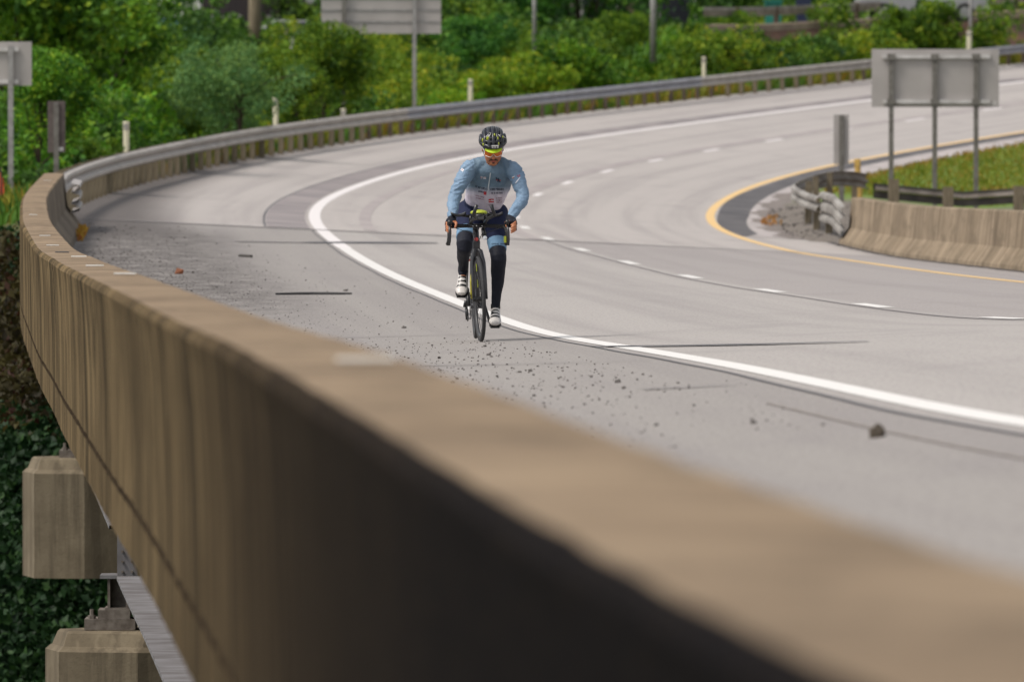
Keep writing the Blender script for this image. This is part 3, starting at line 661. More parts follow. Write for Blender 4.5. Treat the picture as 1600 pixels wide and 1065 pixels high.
for px, ytop, o_, lab, hgt in [(197, 190, .25, 'cream delineator post nearest the parapet end, leaves behind it', 0), (430, 153, .25, 'cream delineator post above the left part of the guardrail', 0), (535, 170, .25, 'short cream post just showing over the rail below the big ribbed sign', 0),
                    (735.5, 124, .3, 'cream delineator post directly behind the rail above the helmet', 0), (1099.5, 89, .4, 'cream delineator post over the rail at the centre right of the curve', 0), (1513, 49, .5, 'cream delineator post sticking up behind the large rectangular sign', 0)]:
    f = lambda s, o_=o_: -ro(s) - .3 - o_
    s_ = find_s(px, f); P = left_point(s_, o_); zt_ = (YH - ytop) / FPX * P.y
    delineator(P, zt_ - P.z, M_dc, lab, .125 if px < 1400 else .17, 'cream delineators behind the outer guardrail', lean=R(rng.normal(0, 1)))
# big ribbed sign, upper middle
D = float(left_point(find_s(647, lambda s: -ro(s) - .9), .9).y) + .3
q = at(600, D, 160); zb = -1.2
sg = empty('road_sign', (q.x, D, zb), 'big ribbed sign panel on two posts behind the guardrail, cut off by the top edge', 'sign')
y1 = 53.0
for k in range(7):
    panel_box('ribbed_panel', M_alu, sg, 502, 689, y1 - 18.6 * (k + 1) + .9, y1 - 18.6 * k, D, .03, .09)
    panel_box('panel_seam', M_gpost2, sg, 502, 689, y1 - 18.6 * (k + 1) - 1.3, y1 - 18.6 * (k + 1) + 1.5, D, .045, .075)
for x in (537.5, 647.5):
    a = at(x, D, -85); L = Vector(sg.location)
    MB().box((a.x - L.x, -.02, (a.z + zb - 1.5) / 2 - L.z), (.10, .10, a.z - zb + 1.5)).build('post', M_gpost2 if x > 600 else M_gpost, sg)
D = 262.0; q = at(505, D, 75)
sg = empty('road_sign', (q.x, D, -1), 'small dark grey sign with white frame half hidden in leaves', 'sign')
panel_box('sign_panel', mat('dark_sign_back', (.10, .10, .10)), sg, 484, 532, 60, 90, D, .02, .03)
panel_box('frame', M_gpost2, sg, 482, 534, 57.5, 60, D, .04, 0)
for x in (479, 536): panel_box('post', M_gpost2, sg, x - 2, x + 2, 57, 125, D, .05, 0)
D = 168.0; q = at(17, D, 330); s0_ = 143.0
sg = empty('road_sign', (q.x, D, left_z(np.array(143.), np.array((-9.0))).item() - .6), 'square aluminium sign back on a tall post at the left edge', 'sign')
L = Vector(sg.location)
a0, a1 = at(-35, D, 133), at(49, D, 66)
panel_box('sign_panel', M_alu, sg, -40, 49.5, 65.5, 134, D, .012, .07)
for y in (78, 128): panel_box('cross_rail', M_alu2, sg, -36, 29, y - 3.5, y + 3, D, .04, .03)
a = at(17, D, 72); MB().box((0, 0, (a.z - L.z - .2) / 2), (.095, .05, a.z - L.z + .2)).build('post', M_gpost2, sg)
D = 162.0; q = at(89, D, 270)
sg = empty('marker_sign', (q.x, D, -3.2), 'narrow brown marker panel on a dark post behind the parapet end', 'sign')
panel_box('sign_panel', M_brown, sg, 74.5, 102, 158, 238.5, D, .02, .03)
panel_box('post', M_gpost, sg, 84, 92, 160, 330, D, .05, 0); panel_box('sticker', M_alu2, sg, 91, 99, 230, 236, D, .004, .016)
D = 150.0; q = at(2, D, 300)
sg = empty('marker_flag', (q.x, D, -3), 'small orange red marker flag at the far left edge above the dark undergrowth', 'flag')
mb = MB(); a = at(2, D, 290) - Vector(sg.location); MB().tube([(0, 0, -1.5), (0, 0, a.z + .3)], .012, 6).build('pole', M_postd, sg)
mb.add([(-.03, 0, a.z + .22), (.03, .01, a.z + .12), (.05, -.01, a.z - .10), (.0, .02, a.z - .2), (-.05, 0, a.z - .1), (-.03, .012, a.z + .22), (.03, .022, a.z + .12), (.05, .002, a.z - .10), (.0, .032, a.z - .2), (-.05, .012, a.z - .1)], [(0, 1, 2, 3, 4), (9, 8, 7, 6, 5), (0, 5, 6, 1), (1, 6, 7, 2), (2, 7, 8, 3), (3, 8, 9, 4), (4, 9, 5, 0)]); mb.build('cloth', mat('orange_red_cloth', (.75, .10, .04)), sg)
# lamp and utility poles far behind
for px, y1_, y0_, D, w, lab, m_ in [(835, 40, -90, 300, .14, 'thin pale pole rising behind the bushes, left of centre top', M_gpost2), (1020.5, 38, -90, 300, .2, 'pale grey pole rising behind the bushes at the top centre', M_gpost2), (398, 64, -90, 300, .42, 'thick brown utility pole in front of the dark opening at the top left', M_wood), (456, 92, 60, 285, .13, 'short white post among leaves left of the ribbed sign', M_gpost2), (1516, 60, -60, 330, .12, 'thin grey pole standing on the upper road at the right', M_gpost2)]:
    a = at(px, D, y0_); g = at(px, D, y1_ + 60)
    o = empty('utility_pole', (a.x, D, g.z), lab, 'pole'); h = a.z - g.z; MB().tube([(0, 0, 0), (0, 0, h * .5), (0, 0, h)], [w / 2, w / 2 * .95, w / 2 * .85], 10).build('shaft', m_, o, True)
    if px == 398: MB().box((0, -.02, h * .93), (1.8, .1, .12)).build('cross_arm', m_, o)

# ------------------------------------------------------------------ upper road and background, top right
M_soilb = mat('brown_bare_bank', (.15, .075, .045), (.07, .04, .03), rough=.95, scale=.8, detail=6, bump=.5)
M_beige = mat('beige_kerb', (.42, .32, .24), (.30, .22, .17), rough=.85, scale=1.5, detail=6)
def xy_path(pxs, Ds, zs): return [Vector(((px - 800) / FPX * D_, D_, z)) for px, D_, z in zip(pxs, Ds, zs)]
pxs = np.linspace(1100, 1900, 17)
Dk = np.interp(pxs, [1100, 1900], [318, 350]); ykerb = np.interp(pxs, [1180, 1400, 1600, 1900], [44, 33, 21, 5])
zk = (YH - ykerb) / FPX * Dk
def lofted(name, m, parent, prof, kind=None):
    V, F = [], []; n_ = len(prof)
    for px, D_, z in zip(pxs, Dk, zk):
        for a, b_ in prof: V.append(((px - 800) / FPX * D_, D_ + a, z + b_))
    F = [(i * n_ + j, (i + 1) * n_ + j, (i + 1) * n_ + j + 1, i * n_ + j + 1) for i in range(len(pxs) - 1) for j in range(n_ - 1)]
    if parent: V = [Vector(v) - Vector(parent.location) for v in V]
    o = link(name, mesh(name, V, F), m, parent); 
    if kind: o['kind'] = kind
    return o
lofted('upper_bank', M_soilb, None, [(-7, -4.5), (-3, -1.6), (-.9, -.55), (-.3, -.16), (-.15, -.13), (60, -.13)], 'structure')
up = lofted('upper_road', M_road.copy() if False else mat('upper_road_asphalt', (.22, .20, .19), (.16, .15, .14), rough=.9, scale=.5), None, [(1.2, -.11), (9, -.10)], 'structure')
kb = empty('kerb_wall', (16, 320, 2.5), 'low beige kerb wall along the edge of the upper road at the top right', 'kerb')
lofted('kerb', M_beige, kb, [(-.15, -.13), (-.15, .10), (.15, .12), (.2, -.1)])
g4 = empty('guardrail', (16, 322, 2.6), 'distant pale guardrail on dark posts along the upper road at the top right', 'guardrail')
lofted('rail', M_rail3, g4, [(.9, .44), (.85, .62), (.9, .72), (.92, .40)])
for i, px in enumerate(np.arange(1150, 1800, 62.5)):
    D_ = float(np.interp(px, pxs, Dk)) + 1.0; z = float(np.interp(px, pxs, zk)); MB().box((((px - 800) / FPX * D_) - g4.location.x, D_ - g4.location.y, z - g4.location.z + .25), (.18, .15, .95)).build('post', M_postd, g4)
# vehicles and containers on the upper road
M_glass = mat('dark_vehicle_glass', (.02, .022, .03), rough=.15); M_tyre = mat('tyre_rubber', (.02, .02, .02), rough=.8); M_rim = mat('grey_wheel_rim', (.4, .4, .4), rough=.4, metal=.6)
def car(loc, rz, m, label, truck=False, L=4.6, van=False):
    r = empty('parked_car' if not truck else 'pickup_truck', loc, label, 'car' if not truck else 'pickup', rz=rz)
    W = 1.8; h1 = .92
    prof = [(-L / 2, .35), (-L / 2, .75), (-L / 2 + .1, .88), (-L * .27, h1), (-L * .14, 1.42), (L * .16, 1.45), (L * .33, .98), (L / 2 - .05, .92), (L / 2, .6), (L / 2, .33)]
    if truck: prof = [(-L / 2, .4), (-L / 2, .85), (-L * .26, 1.0), (-L * .15, 1.68), (L * .08, 1.70), (L * .12, 1.05), (L / 2, 1.05), (L / 2, .45)]
    n_ = len(prof); V = [(x, sgn * (W / 2 - (.14 if z > 1.1 else 0)), z) for sgn in (-1, 1) for x, z in prof]
    F = [tuple(range(n_)), tuple(reversed(range(n_, 2 * n_)))] + [(i, i + n_, (i + 1) % n_ + n_, (i + 1) % n_) for i in range(n_)]
    b_ = MB(); b_.add(V, F); b_.build('body', m, r)
    for sgn in (-1, 1):
        wy = sgn * (W / 2 - .10 + .02)
        if truck: P_ = [(-L * .23, 1.08), (-L * .14, 1.58), (L * .06, 1.6), (L * .08, 1.08)]
        else: P_ = [(-L * .22, .98), (-L * .13, 1.36), (L * .14, 1.38), (L * .27, 1.0)]
        MB().add([(x, sgn * (W / 2 + .012 - (.13 if z > 1.1 else .0)), z) for x, z in P_] + [(x, sgn * (W / 2 - .05 - (.13 if z > 1.1 else .0)), z) for x, z in P_], [(0, 1, 2, 3), (4, 7, 6, 5), (0, 4, 5, 1), (1, 5, 6, 2), (2, 6, 7, 3), (3, 7, 4, 0)]).build('side_window', M_glass, r)
        for x in (-L * .31, L * .31):
            w = MB().tube([(x, sgn * (W / 2 - .2), .33), (x, sgn * (W / 2 + .01), .33)], .33, 18).build('wheel', M_tyre, r)
            MB().tube([(x, sgn * (W / 2 + .0), .33), (x, sgn * (W / 2 + .025), .33)], .2, 14).build('rim', M_rim, w)
    MB().box((-L / 2 - .005, .6, .68), (.03, .3, .12)).build('headlight', M_alu2, r); MB().box((-L / 2 - .005, -.6, .68), (.03, .3, .12)).build('headlight', M_alu2, r)
    return r
M_silver = mat('silver_car_paint', (.42, .41, .43), (.38, .37, .39), rough=.3, metal=.4); M_wcar = mat('white_car_paint', (.7, .7, .7), rough=.3); M_navy = mat('dark_blue_paint', (.02, .03, .07), rough=.35); M_teal = mat('teal_painted_steel', (.01, .20, .15), (.01, .15, .11), rough=.5)
def up_z(px, D_): return float(np.interp(px, pxs, zk)) - .1
D_ = 331; px = 1440; car(((px - 800) / FPX * D_, D_, up_z(px, D_)), R(4), M_silver, 'silver pickup truck blurred on the upper road at the top right', truck=True)
def bin_(px, D_, m, label, w=.9, h=1.1, name='waste_bin', zoff=0):
    a = Vector(((px - 800) / FPX * D_, D_, up_z(px, D_) + zoff)); r = empty(name, a, label, 'bin')
    V = [(-w * .42, -.3, 0), (w * .42, -.3, 0), (w * .42, .3, 0), (-w * .42, .3, 0), (-w / 2, -.35, h), (w / 2, -.35, h), (w / 2, .35, h), (-w / 2, .35, h)]
    MB().add(V, [(3, 2, 1, 0), (0, 1, 5, 4), (1, 2, 6, 5), (2, 3, 7, 6), (3, 0, 4, 7), (4, 5, 6, 7)]).build('body', m, r)
    MB().box((0, -.03, h + .03), (w * 1.08, .8, .07)).build('lid', m, r)
    for i in (-1, 1): MB().tube([(i * w * .3 - .03, .3, .08), (i * w * .3 + .03, .3, .08)], .08, 10).build('wheel', M_tyre, r)
bin_(1208, 330, M_teal, 'teal waste container on the upper road, left of the dark blue one', .62, 1.05)
bin_(1255, 328, M_navy, 'dark blue waste container to the right of the teal one', .55, 1.15, zoff=.25)
o = empty('globe_lamp', (at(1356, 335, 4)), 'small white globe on a post at the top right, left of the silver pickup', 'lamp')
MB().ball((0, 0, 0), .14, 14, 10).build('globe', mat('white_globe', (.8, .8, .8)), o, True); MB().tube([(0, 0, -.12), (0, 0, -1.2)], .03, 8).build('post', M_gpost2, o)
# buildings behind the left trees: dark brick block with an opening
M_dk = mat('dark_brown_cladding', (.028, .020, .022), (.018, .014, .017), rough=.8, scale=2, stretch=(6, 1, 1)); M_brick = mat('dark_red_brick', (.14, .07, .05), (.09, .045, .035), rough=.9, scale=5)
b_ = empty('building', (-10, 372, -2), 'dark low building glimpsed between the trees at the top left', 'building')
MB().box((2.5, 4, 6), (10.6, 8, 6.6)).build('wall', M_dk, b_); MB().box((2.5, 4, 1.35), (10.7, 8.1, 2.7)).build('plinth', M_brick, b_)
MB().box((2.5, 4, 9.5), (11.4, 9, .4)).build('roof', M_gpost, b_)
for x in (-1.4, .8, 3.2, 5.6): 
    w_ = MB().box((x, -.03, 4.9), (1.2, .08, 1.5)).build('window', M_gpost2, b_); MB().box((x, -.08, 4.9), (1.0, .03, 1.3)).build('pane', M_glass, w_)
b_ = empty('building', (9.5, 395, 0), 'dark building with brown posts behind the bushes at the top centre', 'building')
MB().box((1.5, 4, 5), (16, 8, 7)).build('wall', M_dk, b_); MB().box((1.5, 4, 8.7), (17, 9, .4)).build('roof', M_gpost, b_)
for x in (-4.5, -.6, 4, 7): MB().box((x, -.1, 4), (.3, .2, 8)).build('pillar', M_postd, b_)
for x in (-5.8, -2.5, 1.7, 5.5): w_ = MB().box((x, -.03, 4.2), (1.6, .08, 1.6)).build('window', M_gpost2, b_); MB().box((x, -.08, 4.2), (1.4, .03, 1.4)).build('pane', M_glass, w_)
# box truck with white upper and blue lower body, seen through the leaves
D_ = 345; a = at(288, D_, 49)
t = empty('box_truck', (a.x, D_, a.z - .8), 'white box truck with blue lower side showing through the trees at the top left', 'truck')
MB().box((-1.2, 1, 2.2), (3.6, 2.2, 2.0)).build('cargo_box', M_wcar, t); MB().box((-1.2, .98, 1.0), (3.62, 2.22, .55)).build('lower_side', mat('bright_blue_paint', (.05, .18, .55), rough=.4), t)
MB().box((-3.8, 1, 1.5), (1.4, 2.0, 1.6)).build('cab', M_wcar, t); MB().box((-4.1, 1, 1.9), (.7, 2.04, .6)).build('cab_window', M_glass, t)
for x in (-3.7, -2.2, -.2):
    for y in (0, 2): MB().tube([(x, y - .1, .4), (x, y + .12, .4)], .42, 18).build('wheel', M_tyre, t)
D_ = 352; a = at(436, D_, 52); car((a.x + .5, D_, a.z - .95), R(180), M_silver, 'silver parked car partly hidden by leaves left of the ribbed sign', L=4.4)
D_ = 356; a = at(463, D_, 10); car((a.x + 1.9, D_, a.z - .05), R(0), mat('red_car_paint', (.5, .02, .03), rough=.3), 'red parked car, only a corner showing at the top edge', L=4.3)
# ------------------------------------------------------------------ vegetation
def leaf_material(name, c1, c2, c3, trans=.35):
    m, n, l, b = newmat(name)
    at_ = n.new('ShaderNodeVertexColor'); at_.layer_name = 'Col'; sp = n.new('ShaderNodeSeparateColor'); l.new(at_.outputs[0], sp.inputs[0])
    oi = n.new('ShaderNodeObjectInfo')
    c = mixc(n, l, sp.outputs[0], c1, c2); c = mixc(n, l, mathn(n, l, 'MULTIPLY', sp.outputs[1], 1.0), c, c3)
    hs = n.new('ShaderNodeHueSaturation'); l.new(c, hs.inputs['Color'])
    l.new(mathn(n, l, 'ADD', .485, mathn(n, l, 'MULTIPLY', oi.outputs['Random'], .03)), hs.inputs['Hue'])
    l.new(mathn(n, l, 'ADD', .85, mathn(n, l, 'MULTIPLY', oi.outputs['Random'], .3)), hs.inputs['Value'])
    l.new(hs.outputs[0], b.inputs['Base Color']); b.inputs['Roughness'].default_value = .6; b.inputs['Specular IOR Level'].default_value = .25
    tr = n.new('ShaderNodeBsdfTranslucent'); l.new(hs.outputs[0], tr.inputs[0]); mx = n.new('ShaderNodeMixShader'); mx.inputs[0].default_value = trans
    l.new(b.outputs[0], mx.inputs[1]); l.new(tr.outputs[0], mx.inputs[2]); l.new(mx.outputs[0], n['Material Output'].inputs[0]); return m
ML_mid = leaf_material('mid_green_leaves', (.022, .085, .010), (.15, .31, .018), (.30, .42, .025), .35)
ML_yel = leaf_material('yellow_green_leaves', (.08, .20, .012), (.25, .37, .020), (.48, .46, .025), .4)
ML_dark = leaf_material('dark_green_leaves', (.014, .055, .012), (.075, .19, .02), (.14, .27, .025), .3)
ML_deep = leaf_material('deep_shrub_leaves', (.008, .028, .010), (.018, .055, .014), (.03, .08, .016), .25)
ML_grey = leaf_material('grey_green_leaves', (.08, .17, .05), (.15, .25, .07), (.2, .29, .06), .4)
ML_rust = leaf_material('yellow_and_rust_leaves', (.025, .02, .010), (.07, .06, .015), (.05, .015, .010))
M_bark = mat('brown_bark', (.09, .065, .045), (.05, .038, .028), rough=.95, scale=6, stretch=(3, 3, .6), bump=.5)
def leaves(clumps, size, seed, droop=.3, up=.35):
    """clumps: array (n, 5): x,y,z,radius,count -> one mesh of bent leaf quads"""
    r = np.random.default_rng(seed); out = []; tone = []
    for x, y, z, rad, cnt in clumps:
        cnt = int(cnt); d = r.normal(size=(cnt, 3)); d /= np.linalg.norm(d, axis=1)[:, None]
        rr = rad * r.uniform(.25, 1, cnt) ** .5; p = d * rr[:, None] * np.array([1, 1, .75]) + np.array([x, y, z]); out.append(p)
        t = r.uniform(0, 1) ** .8; tone.append(np.stack([np.clip(t * .9 - .05 + r.uniform(-.1, .3, cnt), 0, 1), (r.uniform(0, 1, cnt) < (.25 if t > .6 else .06)) * r.uniform(.5, 1, cnt)], 1))
    P = np.concatenate(out); T = np.concatenate(tone); n_ = len(P)
    a = r.normal(size=(n_, 3)); a[:, 2] -= droop; a /= np.linalg.norm(a, axis=1)[:, None]
    u = r.normal(size=(n_, 3)); u[:, 2] += up; b_ = np.cross(a, u); b_ /= np.linalg.norm(b_, axis=1)[:, None] + 1e-9; c = np.cross(a, b_)
    s = size * r.uniform(.6, 1.35, n_)[:, None]
    V = np.stack([P - a * s * .5, P + b_ * s * .33 + c * s * .10, P + a * s * .55, P - b_ * s * .33 + c * s * .10], 1).reshape(-1, 3)
    C = np.repeat(np.concatenate([T, np.zeros((n_, 1)), np.ones((n_, 1))], 1), 4, 0); return V, C
def quad_mesh(name, V, C, m):
    n_ = len(V) // 4; me = bpy.data.meshes.new(name); me.vertices.add(len(V)); me.vertices.foreach_set('co', V.astype(np.float32).ravel())
    # two triangles bent about the midrib
    idx = (np.arange(n_)[:, None] * 4 + np.array([0, 1, 2, 0, 2, 3])[None]).ravel()
    me.loops.add(len(idx)); me.loops.foreach_set('vertex_index', idx.astype(np.int32)); me.polygons.add(n_ * 2)
    me.polygons.foreach_set('loop_start', (np.arange(n_ * 2) * 3).astype(np.int32)); me.polygons.foreach_set('loop_total', np.full(n_ * 2, 3, np.int32))
    a = me.color_attributes.new('Col', 'FLOAT_COLOR', 'POINT'); a.data.foreach_set('color', C.astype(np.float32).ravel()); me.update(); me.validate(); me.materials.append(m); return me
def crown_clumps(w, h, z0, n, rad, cnt, seed, top=True):
    r = np.random.default_rng(seed); C = []
    # a few big lobes, clumps sit on the lobes' shells
    lobes = [(r.uniform(-.32, .32) * w, r.uniform(-.32, .32) * w, z0 + h * r.uniform(.3, .78), w * r.uniform(.20, .34), h * r.uniform(.18, .3)) for _ in range(7)]
    for i in range(n):
        lx, ly, lz, lr, lh = lobes[i % 7]; d = r.normal(size=3); d /= np.linalg.norm(d); q = r.uniform(.55, 1.05)
        C.append((lx + d[0] * lr * q, ly + d[1] * lr * q, max(z0 + .1, lz + d[2] * lh * q), rad * r.uniform(.6, 1.3), cnt))
    return C
# tree meshes shared by alike trees: crown (leaves) + wood (trunk and limbs)
def make_tree(w, h, trunk, nc, rad, cnt, size, m, seed):
    cl = crown_clumps(w, h - trunk, trunk, nc, rad, cnt, seed); V, C = leaves(cl, size, seed); crown = quad_mesh('crown', V, C, m)
    r = np.random.default_rng(seed + 5); mb = MB(); t = max(.05, h * .018)
    mb.tube([(0, 0, -.6), (.03 * h * r.normal() * .3, 0, h * .25), (0.02 * h, .01 * h, h * .5), (0, 0, h * .78)], [t * 1.3, t, t * .7, t * .25], 8)
    for i in range(9):
        x, y, z, _, _ = cl[int(r.integers(len(cl)))]; zb_ = r.uniform(.2, .55) * h; mb.tube([(0, 0, zb_), (x * .5, y * .5, (zb_ + z) / 2 + .1), (x, y, z)], [t * .5, t * .3, t * .1], 6)
    wood = mesh('trunk', mb.V, mb.F); wood.materials.append(M_bark); return crown, wood
KIND = {
 'bush': make_tree(2.6, 2.4, .1, 70, .34, 55, .13, ML_mid, 1),
 'ybush': make_tree(2.2, 2.2, .1, 60, .32, 52, .12, ML_yel, 2),
 'dark': make_tree(4.2, 5.0, .5, 120, .50, 62, .16, ML_dark, 3),
 'mid': make_tree(4.0, 5.2, .5, 120, .50, 60, .16, ML_mid, 4),
 'grey': make_tree(3.0, 2.6, .1, 80, .34, 66, .085, ML_grey, 5),
 'tall': make_tree(6.5, 9.0, 1.2, 170, .72, 60, .2, ML_mid, 6),
 'talld': make_tree(7.0, 10.0, 1.2, 170, .78, 60, .21, ML_dark, 7),
}
def tree(kind, P, sc, label, name='tree', cat='tree', group=None, sz=1.0):
    cr, wd = KIND[kind]; r = empty(name, P, label, cat, group, rz=float(rng.uniform(0, 6.28))); r.scale = (sc, sc, sc * sz)
    o = bpy.data.objects.new('crown', cr); COL.objects.link(o); o.parent = r; o = bpy.data.objects.new('trunk', wd); COL.objects.link(o); o.parent = r; return r
# individual trees and bushes: (kind, photo column, distance behind the rail, station hint via column, scale, label)
def behind(px, d, lo=118, hi=345):
    f = lambda s, d=d: -ro(s) - .3 - d
    s_ = find_s(px, f, lo, hi); return left_point(s_, d)
def slope_ground(x, y):
    return Vector((x, y, float(slope_z(y))))
def left_spot(px, D):    # point on the valley side slope
    x = (px - 800) / FPX * D; i = int(np.argmin((PX - x) ** 2 + (PY - D) ** 2)); o_ = (x - PX[i]) * math.cos(TH[i]) - (D - PY[i]) * math.sin(TH[i])
    return Vector((x, D, float(left_z(np.array(float(S[i])), np.array(o_)))))
GT = 'trees beyond the guardrail'
for kind, px, D_, sc, lab, nm in [
    ('mid', 60, 172, .55, 'bright leafy bush just behind the parapet end, right of the tall sign post', 'bush'),
    ('bush', 128, 182, .62, 'bright green bush left of the first cream delineator', 'bush'),
    ('mid', 40, 196, 1.15, 'mid green tree filling the view above the parapet end at the far left', 'tree'),
    ('talld', 110, 222, .85, 'dark tree behind the narrow brown marker panel', 'tree'),
    ('mid', 140, 205, .88, 'leafy tree rising directly behind the first cream delineator', 'tree'),
    ('mid', 280, 226, .3, 'mid green tree left of the grey green bush, under the blue truck', 'tree'),
    ('grey', 375, 212, 1.15, 'grey green fine leaved bush below the dark opening', 'bush'),
    ('grey', 350, 221, 1.05, 'grey green bush standing just behind the other fine leaved one', 'bush'),
    ('dark', 250, 232, .42, 'dark tree in the gap left of the grey green bush', 'tree'),
    ('mid', 462, 238, .5, 'green tree left of the ribbed sign', 'tree'),
    ('mid', 505, 244, .68, 'leafy tree that covers the left edge of the ribbed sign', 'tree'),
    ('tall', 70, 248, .8, 'tall tree closing the view at the top left', 'tree'),
    ('tall', 20, 240, .9, 'tall tree at the top left corner', 'tree')]:
    tree(kind, left_spot(px, D_), sc, lab, nm, nm, GT)
for kind, px, d, sc, lab, nm in [
    ('ybush', 715, 2.6, .75, 'bright yellow green bush behind the rail, left of the helmet', 'bush'),
    ('ybush', 760, 4.0, .95, 'yellow green bush behind the delineator above the helmet', 'bush'),
    ('dark', 735, 9.0, .62, 'dark tree right of the ribbed sign', 'tree'),
    ('ybush', 838, 3.4, 1.0, 'yellow green upright bush right of the helmet', 'bush'),
    ('bush', 905, 4.6, 1.25, 'rounded mid green bush right of centre behind the rail', 'bush'),
    ('mid', 985, 8.5, .52, 'light green tree in front of the pale grey pole', 'tree'),
    ('bush', 1060, 5.2, 1.3, 'green bush left of the centre right delineator', 'bush'),
    ('mid', 1145, 8.0, .50, 'bright green tree right of the centre right delineator', 'tree'),
    ('bush', 1210, 4.2, .85, 'low green bush below the teal container', 'bush'),
    ('bush', 1330, 5.0, .8, 'green bush left of the large sign, against the brown bank', 'bush'),
    ('bush', 1455, 5.0, .85, 'green bush above the middle of the large sign', 'bush'),
    ('bush', 1560, 5.0, .8, 'green bush above the right end of the large sign', 'bush')]:
    tree(kind, behind(px, d), sc, lab, nm, nm, GT)
for px, D_, sc, lab in [(640, 330, 1.0, 'tall dark tree far behind the ribbed sign'), (760, 345, 1.1, 'tall dark tree far behind, right of the ribbed sign'), (900, 350, 1.0, 'tall dark tree far behind the two thin poles'), (1180, 385, 1.15, 'tall dark tree behind the upper road, left of the teal container'), (1330, 390, 1.1, 'tall dark tree behind the upper road and the white globe'), (1520, 395, 1.15, 'tall dark tree behind the upper road at the right'), (40, 330, 1.0, 'tall dark tree far behind the square sign at the left edge'), (540, 372, 1.05, 'tall dark tree behind the parked cars')]:
    x = (px - 800) / FPX * D_; tree('talld', (x, D_, -2.6), sc, lab, 'tree', 'tree', GT)
# ---- thicket that reads as one mass behind the rail
def thicket(name, spots, m, label, size, seed, cnt=46, rad=.42):
    """spots: (point, width, height)"""
    r = np.random.default_rng(seed); cl = []
    for P, w, h in spots:
        k = int(7 + w * h * 5)
        for _ in range(k):
            a = r.uniform(0, 6.28); q = math.sqrt(r.uniform(0, 1)) * w / 2; z = h * r.uniform(.02, 1) * (1 - .45 * (q / (w / 2)) ** 2)
            cl.append((P[0] + q * math.cos(a), P[1] + q * math.sin(a) * 1.2, P[2] + z, rad * r.uniform(.6, 1.25), cnt))
    V, C = leaves(cl, size, seed); me = quad_mesh(name, V, C, m); o = link(name, me, None); tag(o, label, 'thicket', None, 'stuff'); return o
sp_m, sp_d, sp_y = [], [], []
DELS = [find_s(px, lambda s: -ro(s) - .6) for px in (197, 430, 535, 735, 1099, 1513)]
for s_ in np.arange(150, 372, 2.6):
    far = s_ > 262
    for d, w, h in ((3.2, 2.6, 1.0), (6.2, 3.4, 1.9), (10.5, 4.0, 2.7)) + (((15.5, 3.6, 3.0), (21, 3.6, 3.2)) if s_ > 255 else ()):
        if far: h *= (.85 if s_ < 300 else .70)
        if rng.uniform() < .12 and d < 5: continue
        if d < 5 and any(abs(s_ - q_) < 4 for q_ in DELS): continue
        dd = d + rng.normal(0, .7); ss = s_ + rng.normal(0, 1.3); P = left_point(ss, dd); hh = h * rng.uniform(.65, 1.15)
        q_ = pix(np.array(P)); lim = (66 if q_[0] < 385 else 38) if (q_[0] < 490 and P.y > 250) else 36 if 850 < q_[0] < 1190 else -999
        hh = min(hh, (q_[1] - lim) / (FPX / P.y)); t = rng.uniform()
        if hh < .4: continue
        (sp_d if t < .36 else sp_y if (t > .80 or (d < 5 and t > .6)) else sp_m).append((P, w * rng.uniform(.7, 1.1), hh))
for _ in range(120):
    px = rng.uniform(1090, 1680); D_ = float(behind(px, 3, 118, 372).y) + rng.uniform(-.3, 2.5); top_y = np.interp(px, [1180, 1400, 1600], [60, 53, 38]) + rng.uniform(-8, 26) - (14 if px < 1200 else 0); zt__ = (YH - top_y) / FPX * D_; h_ = rng.uniform(1.2, 2.2)
    (sp_m if rng.uniform() < .55 else sp_y if rng.uniform() < .7 else sp_d).append((Vector(((px - 800) / FPX * D_, D_, zt__ - h_)), rng.uniform(1.6, 2.6), h_))
for px in (1392, 1408, 1425, 1446, 1465, 1482, 1300, 1560): sp_m.append((Vector(((px - 800) / FPX * 325, 325, (YH - rng.uniform(22, 34)) / FPX * 325 - .8)), 1.5, 1.5))
sp_d2 = [(left_point(s_, 15 + rng.normal(0, 1)), 4.5, 3.4 * rng.uniform(.7, 1.1)) for s_ in np.arange(190, 262, 4)]
thicket('roadside_thicket', sp_m, ML_mid, 'tangled mid green shrubs massed behind the outer guardrail', .15, 21)
thicket('roadside_thicket', sp_d + sp_d2, ML_dark, 'darker green shrubs within the mass behind the outer guardrail', .16, 22)
thicket('roadside_thicket', sp_y, ML_yel, 'yellow green shoots within the mass behind the outer guardrail', .12, 23)
# slope undergrowth left of the bridge, down to the valley
sp_a, sp_b, sp_c = [], [], []
def spill_z(y): return -12.2 + 9.6 * min(max((y - 104) / 32.0, 0), 1)
for _ in range(190):
    D_ = rng.uniform(150, 262); px = rng.uniform(-90, 200 if D_ > 195 else 255); x = (px - 800) / FPX * D_
    P = left_spot(px, D_)
    i = int(np.argmin((PX - P.x) ** 2 + (PY - P.y) ** 2)); o_ = (P.x - PX[i]) * math.cos(TH[i]) - (P.y - PY[i]) * math.sin(TH[i])
    if -o_ - ro(S[i]) < 1.9: continue
    near = S[i] < 150
    (sp_a if rng.uniform() < .5 else sp_b).append((P, rng.uniform(2, 3.4), rng.uniform(.9, 1.7) if near else rng.uniform(1.2, 2.3)))
for _ in range(250):
    D_ = rng.uniform(104, 137); px = rng.uniform(-90, 300); x = (px - 800) / FPX * D_
    h_ = rng.uniform(.8, 1.4); z = spill_z(D_)
    if x > -7.4 and z + h_ > -3.0: continue
    (sp_c).append((Vector((x, D_, z - .3)), rng.uniform(1.4, 2.3), h_))
thicket('slope_shrubs', sp_a, ML_mid, 'mid green shrubs on the slope beside the parapet end', .15, 31)
thicket('slope_shrubs', sp_b, ML_dark, 'dark shrubs on the slope beside the parapet end', .15, 32)
